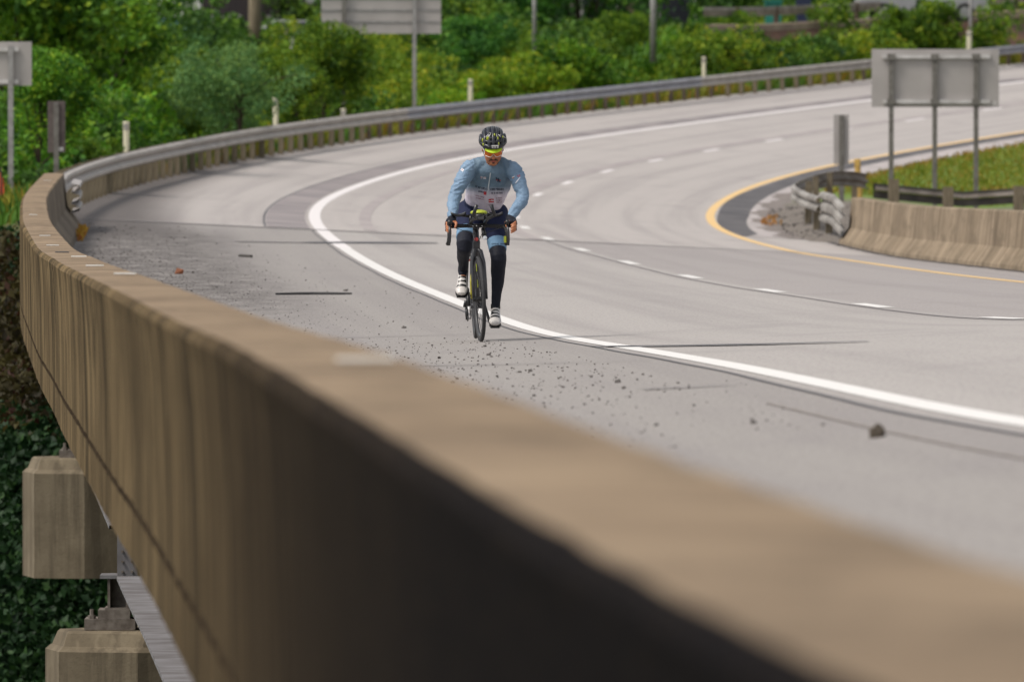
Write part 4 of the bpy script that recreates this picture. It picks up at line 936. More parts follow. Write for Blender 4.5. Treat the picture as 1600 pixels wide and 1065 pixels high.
thicket('valley_undergrowth', sp_c, ML_deep, 'deep green undergrowth in the valley below the bridge', .13, 33, cnt=52)
for _ in range(60):
    px = rng.uniform(-60, 40); D_ = rng.uniform(120, 136); x = (px - 800) / FPX * D_; (sp_b if rng.uniform() < .5 else sp_a).append((Vector((x - .2, D_, spill_z(D_) - .3)), 1.3, .8)) if x < -7.7 else None
sp_r = [(at(px + rng.normal(0, 12), 112 + 22 * (700 - py) / 330 + rng.normal(0, .6) - 2.5, py), .8, .6) for px, py in [(8, 560), (20, 520), (5, 600), (30, 590), (10, 640), (35, 540), (25, 660), (0, 500), (45, 610), (12, 460), (2, 430)]]
thicket('autumn_vines', sp_r, ML_rust, 'yellow and rust coloured vines climbing at the left edge beside the parapet', .11, 34, cnt=30)
# soil slab under the undergrowth so that no void shows between the leaves
Vs, Fs = [], []; xs = np.linspace(-60, 9, 34); ys = np.linspace(98, 138, 30)
for y in ys:
    for x in xs:
        z = spill_z(y) - .1; q_ = float(np.interp(y, PY, PX)); z = min(z, -2.75) if x > -7.9 else z; z = min(z, -3.1) if x > -6 else z
        Vs.append((x, y, float(z) + .3 * noise.noise(Vector((x * .3, y * .3, 0)))))
n_ = len(xs); Fs = [(i * n_ + j, i * n_ + j + 1, (i + 1) * n_ + j + 1, (i + 1) * n_ + j) for i in range(len(ys) - 1) for j in range(n_ - 1)]
o = link('valley_slope', mesh('valley_slope', Vs, Fs), M_valley, None, True); o['kind'] = 'structure'
# dark dead trunks at the left edge
for px, D_, y0, y1, w, lab in [(8, 156, 560, 335, .26, 'dark leaning dead trunk at the left edge below the orange flag'), (24, 158, 600, 345, .14, 'thin dark stem right of the dead trunk at the left edge')]:
    a, b2 = at(px, D_, y0), at(px - 8, D_, y1); r = empty('dead_tree', a, lab, 'dead tree'); d = b2 - a
    MB().tube([(0, 0, -1), d * .5 + Vector((.06, 0, 0)), d], [w / 2, w * .42, w * .25], 8).build('trunk', M_bark, r)
    for k in range(6): q = d * (.4 + .1 * k); MB().tube([q, q + Vector((rng.normal(0, .25), rng.normal(0, .3), rng.uniform(.1, .4)))], [w * .14, .01], 5).build('branch', M_bark, r)
# ---- weeds at the rail foot and grass of the infield
def blades(name, pts, h, w, m, label, seed, kind_cat):
    r = np.random.default_rng(seed); P = np.array(pts); n_ = len(P); a = r.uniform(0, 6.28, n_); hh = h * r.uniform(.5, 1.4, n_); ww = w * r.uniform(.6, 1.3, n_)
    d = np.stack([np.cos(a), np.sin(a), np.zeros(n_)], 1); lean = r.normal(0, .28, (n_, 2)) * hh[:, None]
    top = P + np.concatenate([lean, hh[:, None]], 1); mid = P + np.concatenate([lean * .35, hh[:, None] * .55], 1)
    V = np.stack([P - d * ww[:, None], mid + d * ww[:, None] * .9, top, mid - d * ww[:, None] * .9], 1)
    V[:, 0] = P
    V = V.reshape(-1, 3); t = r.uniform(0, 1, n_); g = (r.uniform(0, 1, n_) < .3) * r.uniform(0, 1, n_)
    C = np.repeat(np.stack([t, g, np.zeros(n_), np.ones(n_)], 1), 4, 0); o = link(name, quad_mesh(name, V, C, m), None); tag(o, label, kind_cat, None, 'stuff'); return o
ML_weed = leaf_material('olive_yellow_weeds', (.15, .17, .02), (.28, .26, .03), (.33, .16, .03)); ML_weed2 = leaf_material('green_weeds', (.05, .12, .015), (.10, .19, .02), (.22, .22, .03))
pw, pw2 = [], []
for _ in range(26000):
    s_ = rng.uniform(113, 345); d = abs(rng.normal(.15, .75)) - .02; P = left_point(s_, d) if d > 0 else left_point(s_, 0)
    if d < .55: P.z = pt(s_, -ro(s_) - .3)[2] - .02
    c_ = noise.noise(Vector((s_ * .12, 2, 0)));
    if s_ < 150 and rng.uniform() < .6: continue
    (pw if c_ + rng.normal(0, .15) > -.02 else pw2).append(P)
blades('roadside_weeds', pw, .34, .035, ML_weed, 'olive and yellow weeds along the foot of the outer guardrail', 41, 'weeds')
blades('roadside_weeds', pw2, .36, .035, ML_weed2, 'green weeds along the foot of the outer guardrail', 42, 'weeds')
ML_grass = leaf_material('infield_grass_blades', (.12, .19, .015), (.25, .28, .03), (.38, .27, .04)); pg, po = [], []
for _ in range(30000):
    s_ = rng.uniform(160, 262); k = rng.uniform(.7, 11); 
    if s_ < 184 and k < 6: continue
    p = pt(s_, 8.55 + k); p[2] = right_z(s_, k) + .02
    (po if (k < 1.2 and rng.uniform() < .6) or noise.noise(Vector((p[0] * .5, p[1] * .12, 9))) > .42 else pg).append(p)
blades('infield_grass', pg, .12, .03, ML_grass, 'short green grass inside the curve behind the sign posts', 43, 'grass')
blades('infield_dry_grass', po, .16, .03, leaf_material('dry_orange_grass', (.22, .13, .03), (.30, .19, .04), (.28, .09, .03)), 'dry orange brown grass patches at the edge of the infield', 44, 'grass')
# little weeds at the parapet foot and on the gravel mound
pa = []
ss_ = np.arange(70, 118, .25); s0_ = float(ss_[np.argmin(abs(pix(pt(ss_, -so(ss_) + .28))[:, 1] - 372))])
for _ in range(170):
    s_ = s0_ + rng.uniform(-2.6, 2.6); p = pt(s_, -so(s_) + .28 + rng.uniform(0, .08)); pa.append(p)
blades('weed_tuft', pa, .13, .03, ML_rust if False else leaf_material('orange_weed_leaves', (.42, .24, .03), (.5, .33, .05), (.4, .13, .04)), 'orange yellow weeds growing at the inner foot of the parapet', 45, 'weeds')
pa = []
for cx, cy in ((5.2, 186), (4.95, 180)):
    for _ in range(18): x, y = cx + rng.normal(0, .12), cy + rng.normal(0, .5); pa.append((x, y, gz(x, y)))
blades('weed_tuft', pa, .13, .035, leaf_material('dead_orange_leaves', (.36, .14, .05), (.4, .2, .08), (.3, .1, .04)), 'orange dead weeds on the gravel mound by the curling guardrail', 46, 'weeds')

# ------------------------------------------------------------------ gravel, stones and litter on the road
M_stone = mat('dark_gravel', (.06, .052, .048), (.16, .145, .135), rough=.9, scale=9, bump=.4)
def stone_shape(r, seed, sub=1):
    bm = bmesh.new(); bmesh.ops.create_icosphere(bm, subdivisions=sub, radius=1); q = np.random.default_rng(seed)
    for v in bm.verts: v.co *= q.uniform(.75, 1.15); v.co.z *= .75
    V = [tuple(v.co * r) for v in bm.verts]; F = [tuple(v.index for v in f.verts) for f in bm.faces]; bm.free(); return V, F
shapes = [stone_shape(1, i) for i in range(6)]
mb = MB()
def put_stone(s_, o_, r):
    p = pt(s_, o_); V, F = shapes[int(rng.integers(6))]; a = rng.uniform(0, 6.28); c, s__ = math.cos(a), math.sin(a); e_ = rng.uniform(.7, 1.3)
    mb.add([(p[0] + r * (x * c - y * s__) * e_, p[1] + r * (x * s__ + y * c), p[2] + r * (z + .35)) for x, y, z in V], F)
for _ in range(6500):      # band of debris that sweeps across the shoulder beside the parapet
    s_ = 12 + 86 * rng.uniform() ** 1.15; inner = -float(so(s_)) + .35
    o_ = inner + abs(rng.normal(0, .62 if s_ < 45 else .95)) * (1.0 if rng.uniform() < .8 else 1.9)
    if o_ > -.25: continue
    put_stone(s_, o_, max(.003, rng.lognormal(-5.35, .38)))
for _ in range(3200):
    s_ = rng.uniform(14, 60); o_ = -float(so(s_)) + .33 + abs(rng.normal(0, .8)); put_stone(s_, min(o_, -.3), max(.002, rng.lognormal(-5.9, .3)))
for _ in range(700):
    s_ = rng.uniform(20, 48); o_ = rng.uniform(-2.6, -.5); put_stone(s_, o_, max(.003, rng.lognormal(-5.2, .38)))
for _ in range(700):
    s_ = rng.uniform(62, 117); o_ = -float(so(s_)) + .32 + abs(rng.normal(0, .9)); put_stone(s_, o_, max(.004, rng.lognormal(-4.9, .4)))
for _ in range(500):
    s_ = rng.uniform(138, 175); o_ = 8.3 + abs(rng.normal(.6, .7)); p = pt(s_, o_); k = o_ - 8.55
    z = right_z(s_, max(k, 0)); V, F = shapes[int(rng.integers(6))]; r = rng.lognormal(-4.2, .45); mb.add([(p[0] + r * x, p[1] + r * y, z + r * z2 + .01) for x, y, z2 in V], F)
g = mb.build('gravel', M_stone); tag(g, 'loose dark gravel scattered over the shoulder beside the parapet', 'gravel', None, 'stuff')
mb = MB()
for _ in range(160):
    s_ = rng.uniform(18, 60); put_stone(s_, -float(so(s_)) + .4 + abs(rng.normal(0, .8)), .006)
g = mb.build('pale_grit', mat('pale_grit', (.6, .57, .52), rough=.8)); tag(g, 'pale grit among the dark gravel on the shoulder', 'gravel', None, 'stuff')
def on_road(px, py):
    best = None
    for s_ in np.arange(5, 118, .25):
        oo = np.arange(-4.5, 4, .05); q = pix(pt(s_, oo)); d = np.hypot(q[:, 0] - px, q[:, 1] - py); j = int(np.argmin(d))
        if best is None or d[j] < best[0]: best = (d[j], s_, float(oo[j]))
    return best[1], best[2]
def big_stone(px, py, w, label, seed, m, hz=1.0):
    s_, o_ = on_road(px, py); p = Vector(pt(s_, o_)); k = w / FPX * p.y / 2
    bm = bmesh.new(); bmesh.ops.create_icosphere(bm, subdivisions=3, radius=1)
    for v in bm.verts:
        n0 = noise.noise(v.co * 1.3 + Vector((seed, 0, 0))); v.co *= 1 + .35 * n0; v.co.x = max(-.95, min(.95, v.co.x * 1.1)); v.co.z = max(-.35, v.co.z * (1.0 + .25 * n0)) * hz
        v.co *= 1 + .05 * noise.noise(v.co * 6)
    me = bpy.data.meshes.new('stone'); bm.to_mesh(me); bm.free(); o = link('stone', me, m); o.location = p + Vector((0, 0, .33 * k * hz)); o.scale = (k, k, k); return tag(o, label, 'stone')
big_stone(1375, 682, 26, 'fist sized brown black stone lying alone on the shoulder at the right', 3.3, mat('brown_black_stone', (.05, .038, .028), (.10, .08, .055), rough=.9, scale=3, bump=.6), 1.15)
big_stone(630, 513, 8, 'dark pebble on the shoulder left of the front wheel', 1.3, M_stone, .7); big_stone(540, 453, 8, 'dark pebble just above the black rubber strip', 2.3, M_stone, .6)
big_stone(967, 598, 10, 'dark stone below the long black crack seal', 5.1, M_stone, .8); big_stone(1178, 663, 11, 'dark stone on the shoulder left of the largest stone', 6.1, M_stone, .7)
big_stone(829, 581, 7, 'dark pebble right of the front wheel among the gravel', 7.1, M_stone, .8)
# rubber strip on the shoulder
a = pt(*on_road(431, 461)); b2 = pt(*on_road(551, 459)); a, b2 = Vector(a), Vector(b2); mdl = (a + b2) / 2 + Vector((0, .10, .006))
mdl.z = (a.z + b2.z) / 2; o = MB().tube([a + (mdl - a) * t * 1 if t < 1 else mdl for t in (0, .5, 1)] + [mdl + (b2 - mdl) * t for t in (.5, 1)], [.010, .014, .015, .014, .009], 8).build('rubber_strip', mat('black_tyre_scrap', (.02, .02, .022), rough=.6)); o.location.z = .012; tag(o, 'curved black strip of tyre rubber lying on the shoulder left of the cyclist', 'tyre scrap')
a, b2 = Vector(pt(*on_road(374, 401))), Vector(pt(*on_road(394, 401))); o = MB().tube([a, b2], [.02, .02], 8).build('rubber_strip', mat('dark_tyre_scrap', (.05, .045, .04), rough=.7)); o.location.z = .015; tag(o, 'short dark scrap on the shoulder, farther off than the long rubber strip', 'tyre scrap')
s_, o_ = on_road(281, 428); p = Vector(pt(s_, o_)); o = MB().add([(-.05, 0, .01), (.05, .02, .01), (.06, 0, .06), (-.02, .01, .08), (-.05, .03, .012), (.05, .05, .012), (.06, .03, .062), (-.02, .04, .082)], [(0, 1, 2, 3), (7, 6, 5, 4), (0, 4, 5, 1), (1, 5, 6, 2), (2, 6, 7, 3), (3, 7, 4, 0)]).build('dead_leaf', mat('orange_brown_leaf', (.32, .12, .06), rough=.8)); o.location = p; tag(o, 'crumpled orange brown leaf on the shoulder beside the parapet', 'leaf')
# ------------------------------------------------------------------ bicycle
sC, oC = on_road(752.5, 533); CP = Vector(pt(sC, oC)); CK = CP.y / FPX            # metres per photo pixel there
M_black = mat('satin_black_carbon', (.018, .018, .02), (.012, .012, .013), rough=.35, scale=8)
M_grey = mat('dark_grey_frame_paint', (.045, .045, .05), (.035, .035, .04), rough=.35, scale=8)
M_tyr = mat('bicycle_tyre', (.03, .03, .032), (.022, .022, .024), rough=.75, scale=60, bump=.2)
M_rimb = mat('black_rim', (.04, .04, .043), rough=.4); M_met = mat('polished_alloy', (.5, .5, .52), rough=.25, metal=.9)
M_neon = mat('neon_yellow', (.40, .46, .03), (.32, .36, .03), rough=.5); M_ylw = mat('yellow_bottle', (.62, .55, .04), rough=.4)
M_red = mat('coral_red_badge', (.75, .10, .09), rough=.4); M_tape = mat('black_bar_tape', (.035, .035, .037), (.02, .02, .02), rough=.7, scale=90, bump=.5)
M_chain = mat('dark_chain_steel', (.10, .10, .105), rough=.4, metal=.7); M_lens = mat('light_lens', (.8, .82, .85), rough=.15)
bk = empty('road_bicycle', CP, 'black road bicycle with aero bars and yellow accents, ridden by the cyclist', 'bicycle')
LEAN, YAW = R(-2.4), R(2.6)
def T(p):
    """bike frame (x to image right, y backwards from the front contact, z up) -> leaned and yawed"""
    p = Vector(p); p = Matrix.Rotation(-LEAN * -1, 3, 'Y') @ p if False else Vector((p.x + p.z * math.tan(LEAN), p.y, p.z)); c, s = math.cos(YAW), math.sin(YAW)
    return Vector((p.x * c - p.y * s, p.x * s + p.y * c, p.z))
def Ts(P): return [T(p) for p in P]
WR = .335
def wheel(name, y, steer, rear=False):
    M_ = Matrix.Rotation(steer, 3, 'Z') @ Matrix.Rotation(R(2.4) * -1, 3, 'Y')
    c = T((0, y, WR)); w = MB().torus(c, WR - .014, .0145, M_, 72, 10).build('wheel', M_tyr, bk, True)
    rim = MB(); n_ = 72; V = []
    for i in range(n_):
        a = 2 * math.pi * i / n_
        for x, r in ((-.011, WR - .026), (-.013, WR - .04), (-.006, WR - .062), (.006, WR - .062), (.013, WR - .04), (.011, WR - .026)): V.append(M_ @ Vector((x, r * math.cos(a), r * math.sin(a))) + c)
    F = [(i * 6 + j, ((i + 1) % n_) * 6 + j, ((i + 1) % n_) * 6 + (j + 1) % 6, i * 6 + (j + 1) % 6) for i in range(n_) for j in range(6)]
    rim.add(V, F).build('rim', M_rimb, w, True)
    sp = MB()
    for i in range(24):
        a = 2 * math.pi * i / 24; sd_ = (-1) ** i; sp.tube([M_ @ Vector((sd_ * .026, .02 * math.cos(a + .9), .02 * math.sin(a + .9))) + c, M_ @ Vector((0, (WR - .06) * math.cos(a), (WR - .06) * math.sin(a))) + c], .0013, 4)
    o = sp.build('spokes', M_chain, w); o['kind'] = 'stuff'
    MB().tube([M_ @ Vector((-.05, 0, 0)) + c, M_ @ Vector((.05, 0, 0)) + c], [.019, .019], 12).build('hub', M_black, w)
    for sd_ in ((-1,) if not rear else (-1,)): MB().tube([M_ @ Vector((sd_ * -.034, 0, 0)) + c, M_ @ Vector((sd_ * -.036, 0, 0)) + c], [.075, .075], 24).build('disc_rotor', M_chain, w)
    return c, M_
cF, MF = wheel('front', 0, YAW + R(4.2)); cR, MR = wheel('rear', .985, YAW, True)
ST = R(4.0)
def TF(p):   # steered front assembly, turns about the head axis
    p = Vector(p); q = p - Vector((0, .10, 0)); c, s = math.cos(ST), math.sin(ST); q = Vector((q.x * c - q.y * s, q.x * s + q.y * c, q.z)); return T(q + Vector((0, .10, 0)))
fork = MB()
for sx in (-1, 1): fork.tube([TF((sx * .052, 0, WR)), TF((sx * .05, .015, .45)), TF((sx * .044, .04, .62)), TF((sx * .025, .07, .705)), TF((0, .085, .72))], [.009, .012, .016, .02, .022], 10, ry=[.014, .018, .022, .024, .024])
fork.build('fork', M_grey, bk, True)
fr = MB()
fr.tube(Ts([(0, .085, .715), (0, .105, .79), (0, .13, .865)]), [.028, .024, .024], 14).tube(Ts([(0, .105, .78), (0, .32, .55), (0, .565, .285)]), [.03, .027, .03], 12).tube(Ts([(0, .135, .84), (0, .45, .83), (0, .735, .80)]), [.022, .018, .017], 12).tube(Ts([(0, .58, .27), (0, .66, .53), (0, .745, .82)]), [.02, .018, .017], 12)
for sx in (-1, 1):
    fr.tube(Ts([(sx * .035, .60, .275), (sx * .05, .8, .30), (sx * .067, .985, WR)]), [.013, .012, .011], 8).tube(Ts([(0.0, .735, .79), (sx * .04, .8, .68), (sx * .062, .985, WR)]), [.008, .009, .009], 8)
fr.tube(Ts([(-.045, .58, .27), (.045, .58, .27)]), [.022, .022], 14)
fr.build('frame', M_grey, bk, True)
MB().tube(Ts([(0, .745, .82), (0, .765, .94)]), [.014, .014], 10).build('seat_post', M_black, bk, True)
MB().tube(Ts([(0, .61, .965), (0, .70, .975), (0, .80, .985), (0, .885, .995)]), [.018, .03, .06, .068], 12, ry=[.012, .016, .022, .02]).build('saddle', M_black, bk, True)
MB().ball(T((0, .068, .80)), (.017, .004, .015), 12, 8).build('badge', M_red, bk, True)
MB().tube(Ts([(-.014, .075, .715), (-.010, .06, .70)]), [.006, .005], 6).build('crown_accent', M_neon, bk)
# stem, drop bars, hoods and levers
stm = MB().tube([TF((0, .13, .86)), TF((0, .135, .905))], [.02, .02], 12).tube([TF((0, .135, .895)), TF((0, .055, .905))], [.018, .017], 12); stm.build('stem', M_black, bk, True)
BAR = (.05, .905)
bar = MB(); bar.tube([TF((-.07, .05, .905)), TF((.07, .05, .905))], [.016, .016], 12).build('handlebar', M_black, bk, True)
for x in (-.03, .0, .042): MB().ball(TF((x, .028, .905)), (.006, .004, .006), 8, 6).build('stem_bolt', M_met, bk, True)
for sx in (-1, 1):
    tp = MB(); pts_ = [(sx * .07, .05, .905), (sx * .15, .05, .903), (sx * .205, .045, .90), (sx * .222, .02, .898), (sx * .225, -.03, .892), (sx * .226, -.06, .865), (sx * .228, -.055, .82), (sx * .229, -.02, .785), (sx * .23, .04, .765), (sx * .23, .08, .765)]
    tp.tube([TF(p) for p in pts_], [.015, .0165, .0165, .0165, .0165, .016, .016, .016, .016, .014], 10).build('bar_tape', M_tape, bk, True)
    hd = MB().tube([TF((sx * .225, .0, .905)), TF((sx * .225, -.05, .915)), TF((sx * .226, -.09, .93)), TF((sx * .226, -.105, .95))], [.016, .018, .018, .012], 10, ry=[.018, .02, .022, .014]).build('brake_hood', M_black, bk, True)
    MB().ball(TF((sx * .226, -.112, .935)), .019, 12, 8).build('hood_tip', M_black, hd, True)
    MB().tube([TF((sx * .227, -.10, .91)), TF((sx * .229, -.115, .86)), TF((sx * .231, -.105, .80)), TF((sx * .232, -.085, .755))], [.008, .011, .010, .006], 8, ry=[.006, .006, .006, .005]).build('brake_lever', M_grey, bk, True)
MB().box(TF((.208, -.06, .80)), (.02, .02, .05)).build('yellow_tag', M_neon, bk)
# aero extensions, arm rests, bag, computer and light
ab = MB()
for sx, tx, tz in ((-1, -.036, 1.072), (1, .078, 1.072)):
    bx_ = sx * .055 + .012
    ab.tube([TF((bx_, .06, .93)), TF((bx_, -.10, .955)), TF((bx_ + (tx - bx_) * .3 - sx * .012, -.24, .965)), TF((tx + sx * .026, -.33, .99)), TF((tx, -.35, tz))], [.012, .0125, .0125, .014, .015], 10)
    ab.tube([TF((bx_, .05, .905)), TF((bx_, .05, .985))], [.014, .014], 8)
    ab.tube([TF((bx_, .05, .98)), TF((sx * .12 + .01, .05, .985))], [.012, .010], 8)
ab.build('aero_extensions', M_black, bk, True)
for sx in (-1, 1):
    cup = MB(); V, F = [], []
    for i in range(9):
        for j in range(5):
            u, v = (i / 8 - .5), (j / 4 - .5); V.append(TF((sx * .145 + .005 + u * .115, .045 + v * .09, .985 + abs(u) ** 2 * .07 + .012)))
            V.append(TF((sx * .145 + .005 + u * .115, .045 + v * .09, .985 + abs(u) ** 2 * .07 - .010)))
    id_ = lambda i, j, t: (i * 5 + j) * 2 + t
    for i in range(8):
        for j in range(4): F += [(id_(i, j, 0), id_(i + 1, j, 0), id_(i + 1, j + 1, 0), id_(i, j + 1, 0)), (id_(i, j, 1), id_(i, j + 1, 1), id_(i + 1, j + 1, 1), id_(i + 1, j, 1))]
        F += [(id_(i, 0, 0), id_(i, 0, 1), id_(i + 1, 0, 1), id_(i + 1, 0, 0))]
    F += [(id_(0, j, 0), id_(0, j + 1, 0), id_(0, j + 1, 1), id_(0, j, 1)) for j in range(4)] + [(id_(8, j, 0), id_(8, j, 1), id_(8, j + 1, 1), id_(8, j + 1, 0)) for j in range(4)]
    cup.add(V, F).build('arm_rest', M_black, bk, True)
bg_ = MB().ball(TF((.018, .0, 1.008)), (.068, .10, .024), 20, 12).build('top_bag', M_neon, bk, True)
MB().ball(TF((.018, -.035, .985)), (.060, .085, .024), 16, 10).build('bag_underside', M_black, bg_, True)
for x in (-.03, -.005, .02, .045): MB().box(TF((x, -.098, 1.0)), (.010, .012, .010)).build('bag_mark', M_black, bg_)
MB().box(TF((.018, -.12, .972)), (.05, .06, .012), Matrix.Rotation(R(35), 3, 'X')).build('computer', M_black, bk)
lt = MB().tube([TF((.045, .0, .885)), TF((.048, -.015, .85)), TF((.05, -.03, .822))], [.015, .017, .018], 12).build('front_light', M_black, bk, True)
MB().ball(TF((.052, -.052, .812)), (.017, .010, .017), 14, 10).build('light_lens', M_lens, lt, True)
cb = MB()
for x0, x1 in ((-.20, -.02), (.20, .03)): cb.tube([TF((x0 * .95, .0, .895)), TF((x0 * .6, -.06, .87)), TF((x1, -.03, .84)), TF((x1 * .4, .06, .78))], [.0028] * 4, 6)
cb.build('cables', M_black, bk, True)
# drivetrain
RP, LP_ = (-.155, .665, .405), (.115, .50, .135)     # pedal centres (right foot up, left foot down)
cs = MB(); cq = T((-.052, .58, .27)); n_ = 40; V = []
for i in range(n_):
    a = 2 * math.pi * i / n_; r_ = .101 + (.004 if i % 2 else 0)
    for r2, x in ((r_, -.052), (r_, -.047), (.078, -.047), (.078, -.052)): V.append(T((x, .58 + r2 * math.cos(a), .27 + r2 * math.sin(a))))
F = [(i * 4 + j, ((i + 1) % n_) * 4 + j, ((i + 1) % n_) * 4 + (j + 1) % 4, i * 4 + (j + 1) % 4) for i in range(n_) for j in range(4)]
cs.add(V, F); cs.build('chainring', M_chain, bk)
for nm, sx, P_ in (('crank_arm', -1, RP), ('crank_arm', 1, LP_)):
    b0 = T((sx * .062, .58, .27)); e0 = Vector(P_) + Vector((-sx * .045, 0, 0)); MB().tube([b0, (b0 + e0) / 2, e0], [.016, .014, .012], 8, ry=[.012, .01, .01]).build(nm, M_black, bk, True)
    p = MB().box(Vector(P_), (.062, .075, .014)).build('pedal', M_black, bk); MB().tube([e0, Vector(P_)], .007, 6).build('pedal_axle', M_met, p)
ch = MB(); rd = T((-.055, 1.0, .155)); cg = [T((-.05, .985, WR + .035)), T((-.05, .8, .36)), T((-.05, .58, .371))]
ch.tube(cg, [.004] * 3, 5, ry=[.006] * 3).tube([T((-.05, .58, .169)), T((-.055, .8, .165)), rd], [.004] * 3, 5, ry=[.006] * 3); ch.build('chain', M_chain, bk)
MB().tube(Ts([(-.046, .985, WR), (-.058, .985, WR)]), [.045, .03], 20).build('cassette', M_chain, bk)
dr = MB().tube(Ts([(-.065, 1.0, .30), (-.075, 1.01, .25)]), [.014, .016], 8).tube(Ts([(-.065, 1.01, .245), (-.06, 1.0, .15)]), [.012, .014], 8).build('rear_derailleur', M_black, bk, True)
MB().tube(Ts([(-.066, 1.01, .25), (-.054, 1.01, .25)]), [.022, .022], 12).tube(Ts([(-.062, 1.0, .16), (-.052, 1.0, .16)]), [.022, .022], 12).build('jockey_wheels', M_chain, dr)
# bottle seen at the right of the frame and yellow accents
MB().tube([T((-.036, .42, .52)), T((-.036, .47, .46)), T((-.034, .54, .36)), T((-.032, .56, .33))], [.006, .013, .014, .012], 14).build('water_bottle', M_ylw, bk, True)
MB().tube(Ts([(.012, .30, .585), (.012, .53, .33)]), [.006, .006], 8).build('frame_stripe', M_neon, bk, True)
for z, y in ((.375, .0), (.5, .0)): MB().tube([TF((-.018 if z < .4 else -.022, y - .03, z + .11)), TF((-.018 if z < .4 else -.022, y - .035, z + .05))], .003, 6).build('rim_sticker', M_neon, bk)
MB().ball(T((-.045, .60, .63)), .012, 8, 6).build('red_tail_mark', M_red, bk, True)
MB().ball(T((-.045, .60, .70)), .010, 8, 6).build('red_tail_mark', M_red, bk, True)

# ------------------------------------------------------------------ cyclist
def cloth_mat(name, c, rough=.8, bump=.25, scale=14, c2=None): return mat(name, c, c2 or tuple(x * .85 for x in c), rough=rough, scale=scale, bump=bump, bscale=scale * 3, spec=.25)
M_skin = mat('sun_tanned_skin', (.46, .18, .085), (.38, .135, .06), rough=.5, scale=12)
M_navy2 = cloth_mat('navy_lycra', (.012, .017, .05)); M_lwarm = cloth_mat('black_leg_warmer', (.012, .014, .024), rough=.65); M_shoe = mat('white_shoe', (.62, .59, .56), (.52, .49, .47), rough=.4, scale=9)
M_band = cloth_mat('light_blue_leg_band', (.16, .28, .42)); M_glove = cloth_mat('black_navy_glove', (.012, .013, .02)); M_hair = mat('dark_facial_hair', (.05, .03, .022), (.025, .015, .012), rough=.8, scale=80, bump=.4)
M_lip = mat('lips', (.36, .09, .065), rough=.45); M_helm = mat('black_helmet_shell', (.022, .024, .03), rough=.3); M_vent = mat('navy_vent_liner', (.02, .02, .07), rough=.7); M_whitep = mat('white_plastic', (.75, .74, .72), rough=.35)
M_olens = mat('orange_mirror_lens', (.62, .16, .02), (.5, .11, .015), rough=.15, metal=.15, scale=5)
M_zip = mat('silver_zip', (.55, .60, .66), rough=.4, metal=.2); M_ink = mat('dark_navy_print', (.02, .03, .06), rough=.8); M_inkr = mat('red_print', (.5, .04, .05), rough=.8); M_inkw = mat('white_print', (.75, .74, .78), rough=.8); M_wine = mat('wine_print', (.20, .06, .10), rough=.8)
pr = empty('person', CP, 'cyclist leaning over the handlebars in a blue and white jacket, black helmet and orange glasses', 'person')
def profile(pts, rx, ry=None, n=20, sub=4):
    """Catmull-Rom resampled tube, radius across x (rx) and in depth (ry)"""
    P = [Vector(p) for p in pts]; ry = ry or rx; o = []; N = len(P)
    for i in range(N - 1):
        p0, p1, p2, p3 = P[max(i - 1, 0)], P[i], P[i + 1], P[min(i + 2, N - 1)]
        for k in range(sub):
            t = k / sub; q = .5 * ((2 * p1) + (p2 - p0) * t + (2 * p0 - 5 * p1 + 4 * p2 - p3) * t * t + (3 * p1 - p0 - 3 * p2 + p3) * t ** 3)
            e = t * t * (3 - 2 * t); o.append((q, rx[i] * (1 - e) + rx[i + 1] * e, ry[i] * (1 - e) + ry[i + 1] * e))
    o.append((P[-1], rx[-1], ry[-1])); return o
def limb(mb, pts, rx, ry=None, n=20, xref=Vector((1, 0, 0)), sub=4, round_ends=True):
    o = profile(pts, rx, ry, n, sub); base = len(mb.V); N = len(o)
    for i, (p, a, b) in enumerate(o):
        t = (o[min(i + 1, N - 1)][0] - o[max(i - 1, 0)][0]).normalized(); u = (xref - t * xref.dot(t)); u = u.normalized() if u.length > .1 else t.orthogonal().normalized(); v = t.cross(u)
        for k in range(n): q = 2 * math.pi * k / n; mb.V.append(tuple(p + u * (a * math.cos(q)) + v * (b * math.sin(q))))
    for i in range(N - 1):
        for k in range(n): k2 = (k + 1) % n; mb.F.append((base + i * n + k, base + i * n + k2, base + (i + 1) * n + k2, base + (i + 1) * n + k))
    for idx, e in ((0, 0), (N - 1, 1)):
        p, a, b = o[idx]; t = (o[1][0] - o[0][0]).normalized() * -1 if e == 0 else (o[-1][0] - o[-2][0]).normalized(); d = min(a, b) * (.55 if round_ends else .02)
        mb.V.append(tuple(p + t * d)); c = len(mb.V) - 1
        for k in range(n):
            k2 = (k + 1) % n; f = (base + idx * n + k, base + idx * n + k2, c); mb.F.append(f if e else tuple(reversed(f)))
    return mb
def fuse(name, mb, m, parent, voxel=.007, smooth=4, keep=True):
    me = mesh(name + '_raw', mb.V, mb.F); o = bpy.data.objects.new(name + '_raw', me); COL.objects.link(o)
    bm = bmesh.new(); bm.from_mesh(me); bmesh.ops.recalc_face_normals(bm, faces=bm.faces); bm.to_mesh(me); bm.free()
    md = o.modifiers.new('r', 'REMESH'); md.mode = 'VOXEL'; md.voxel_size = voxel; sm_ = o.modifiers.new('s', 'SMOOTH'); sm_.factor = .5; sm_.iterations = smooth
    dg = bpy.context.evaluated_depsgraph_get(); e = bpy.data.meshes.new_from_object(o.evaluated_get(dg)); bpy.data.objects.remove(o); bpy.data.meshes.remove(me)
    e.name = name; e.materials.clear(); return link(name, e, m, parent, True)
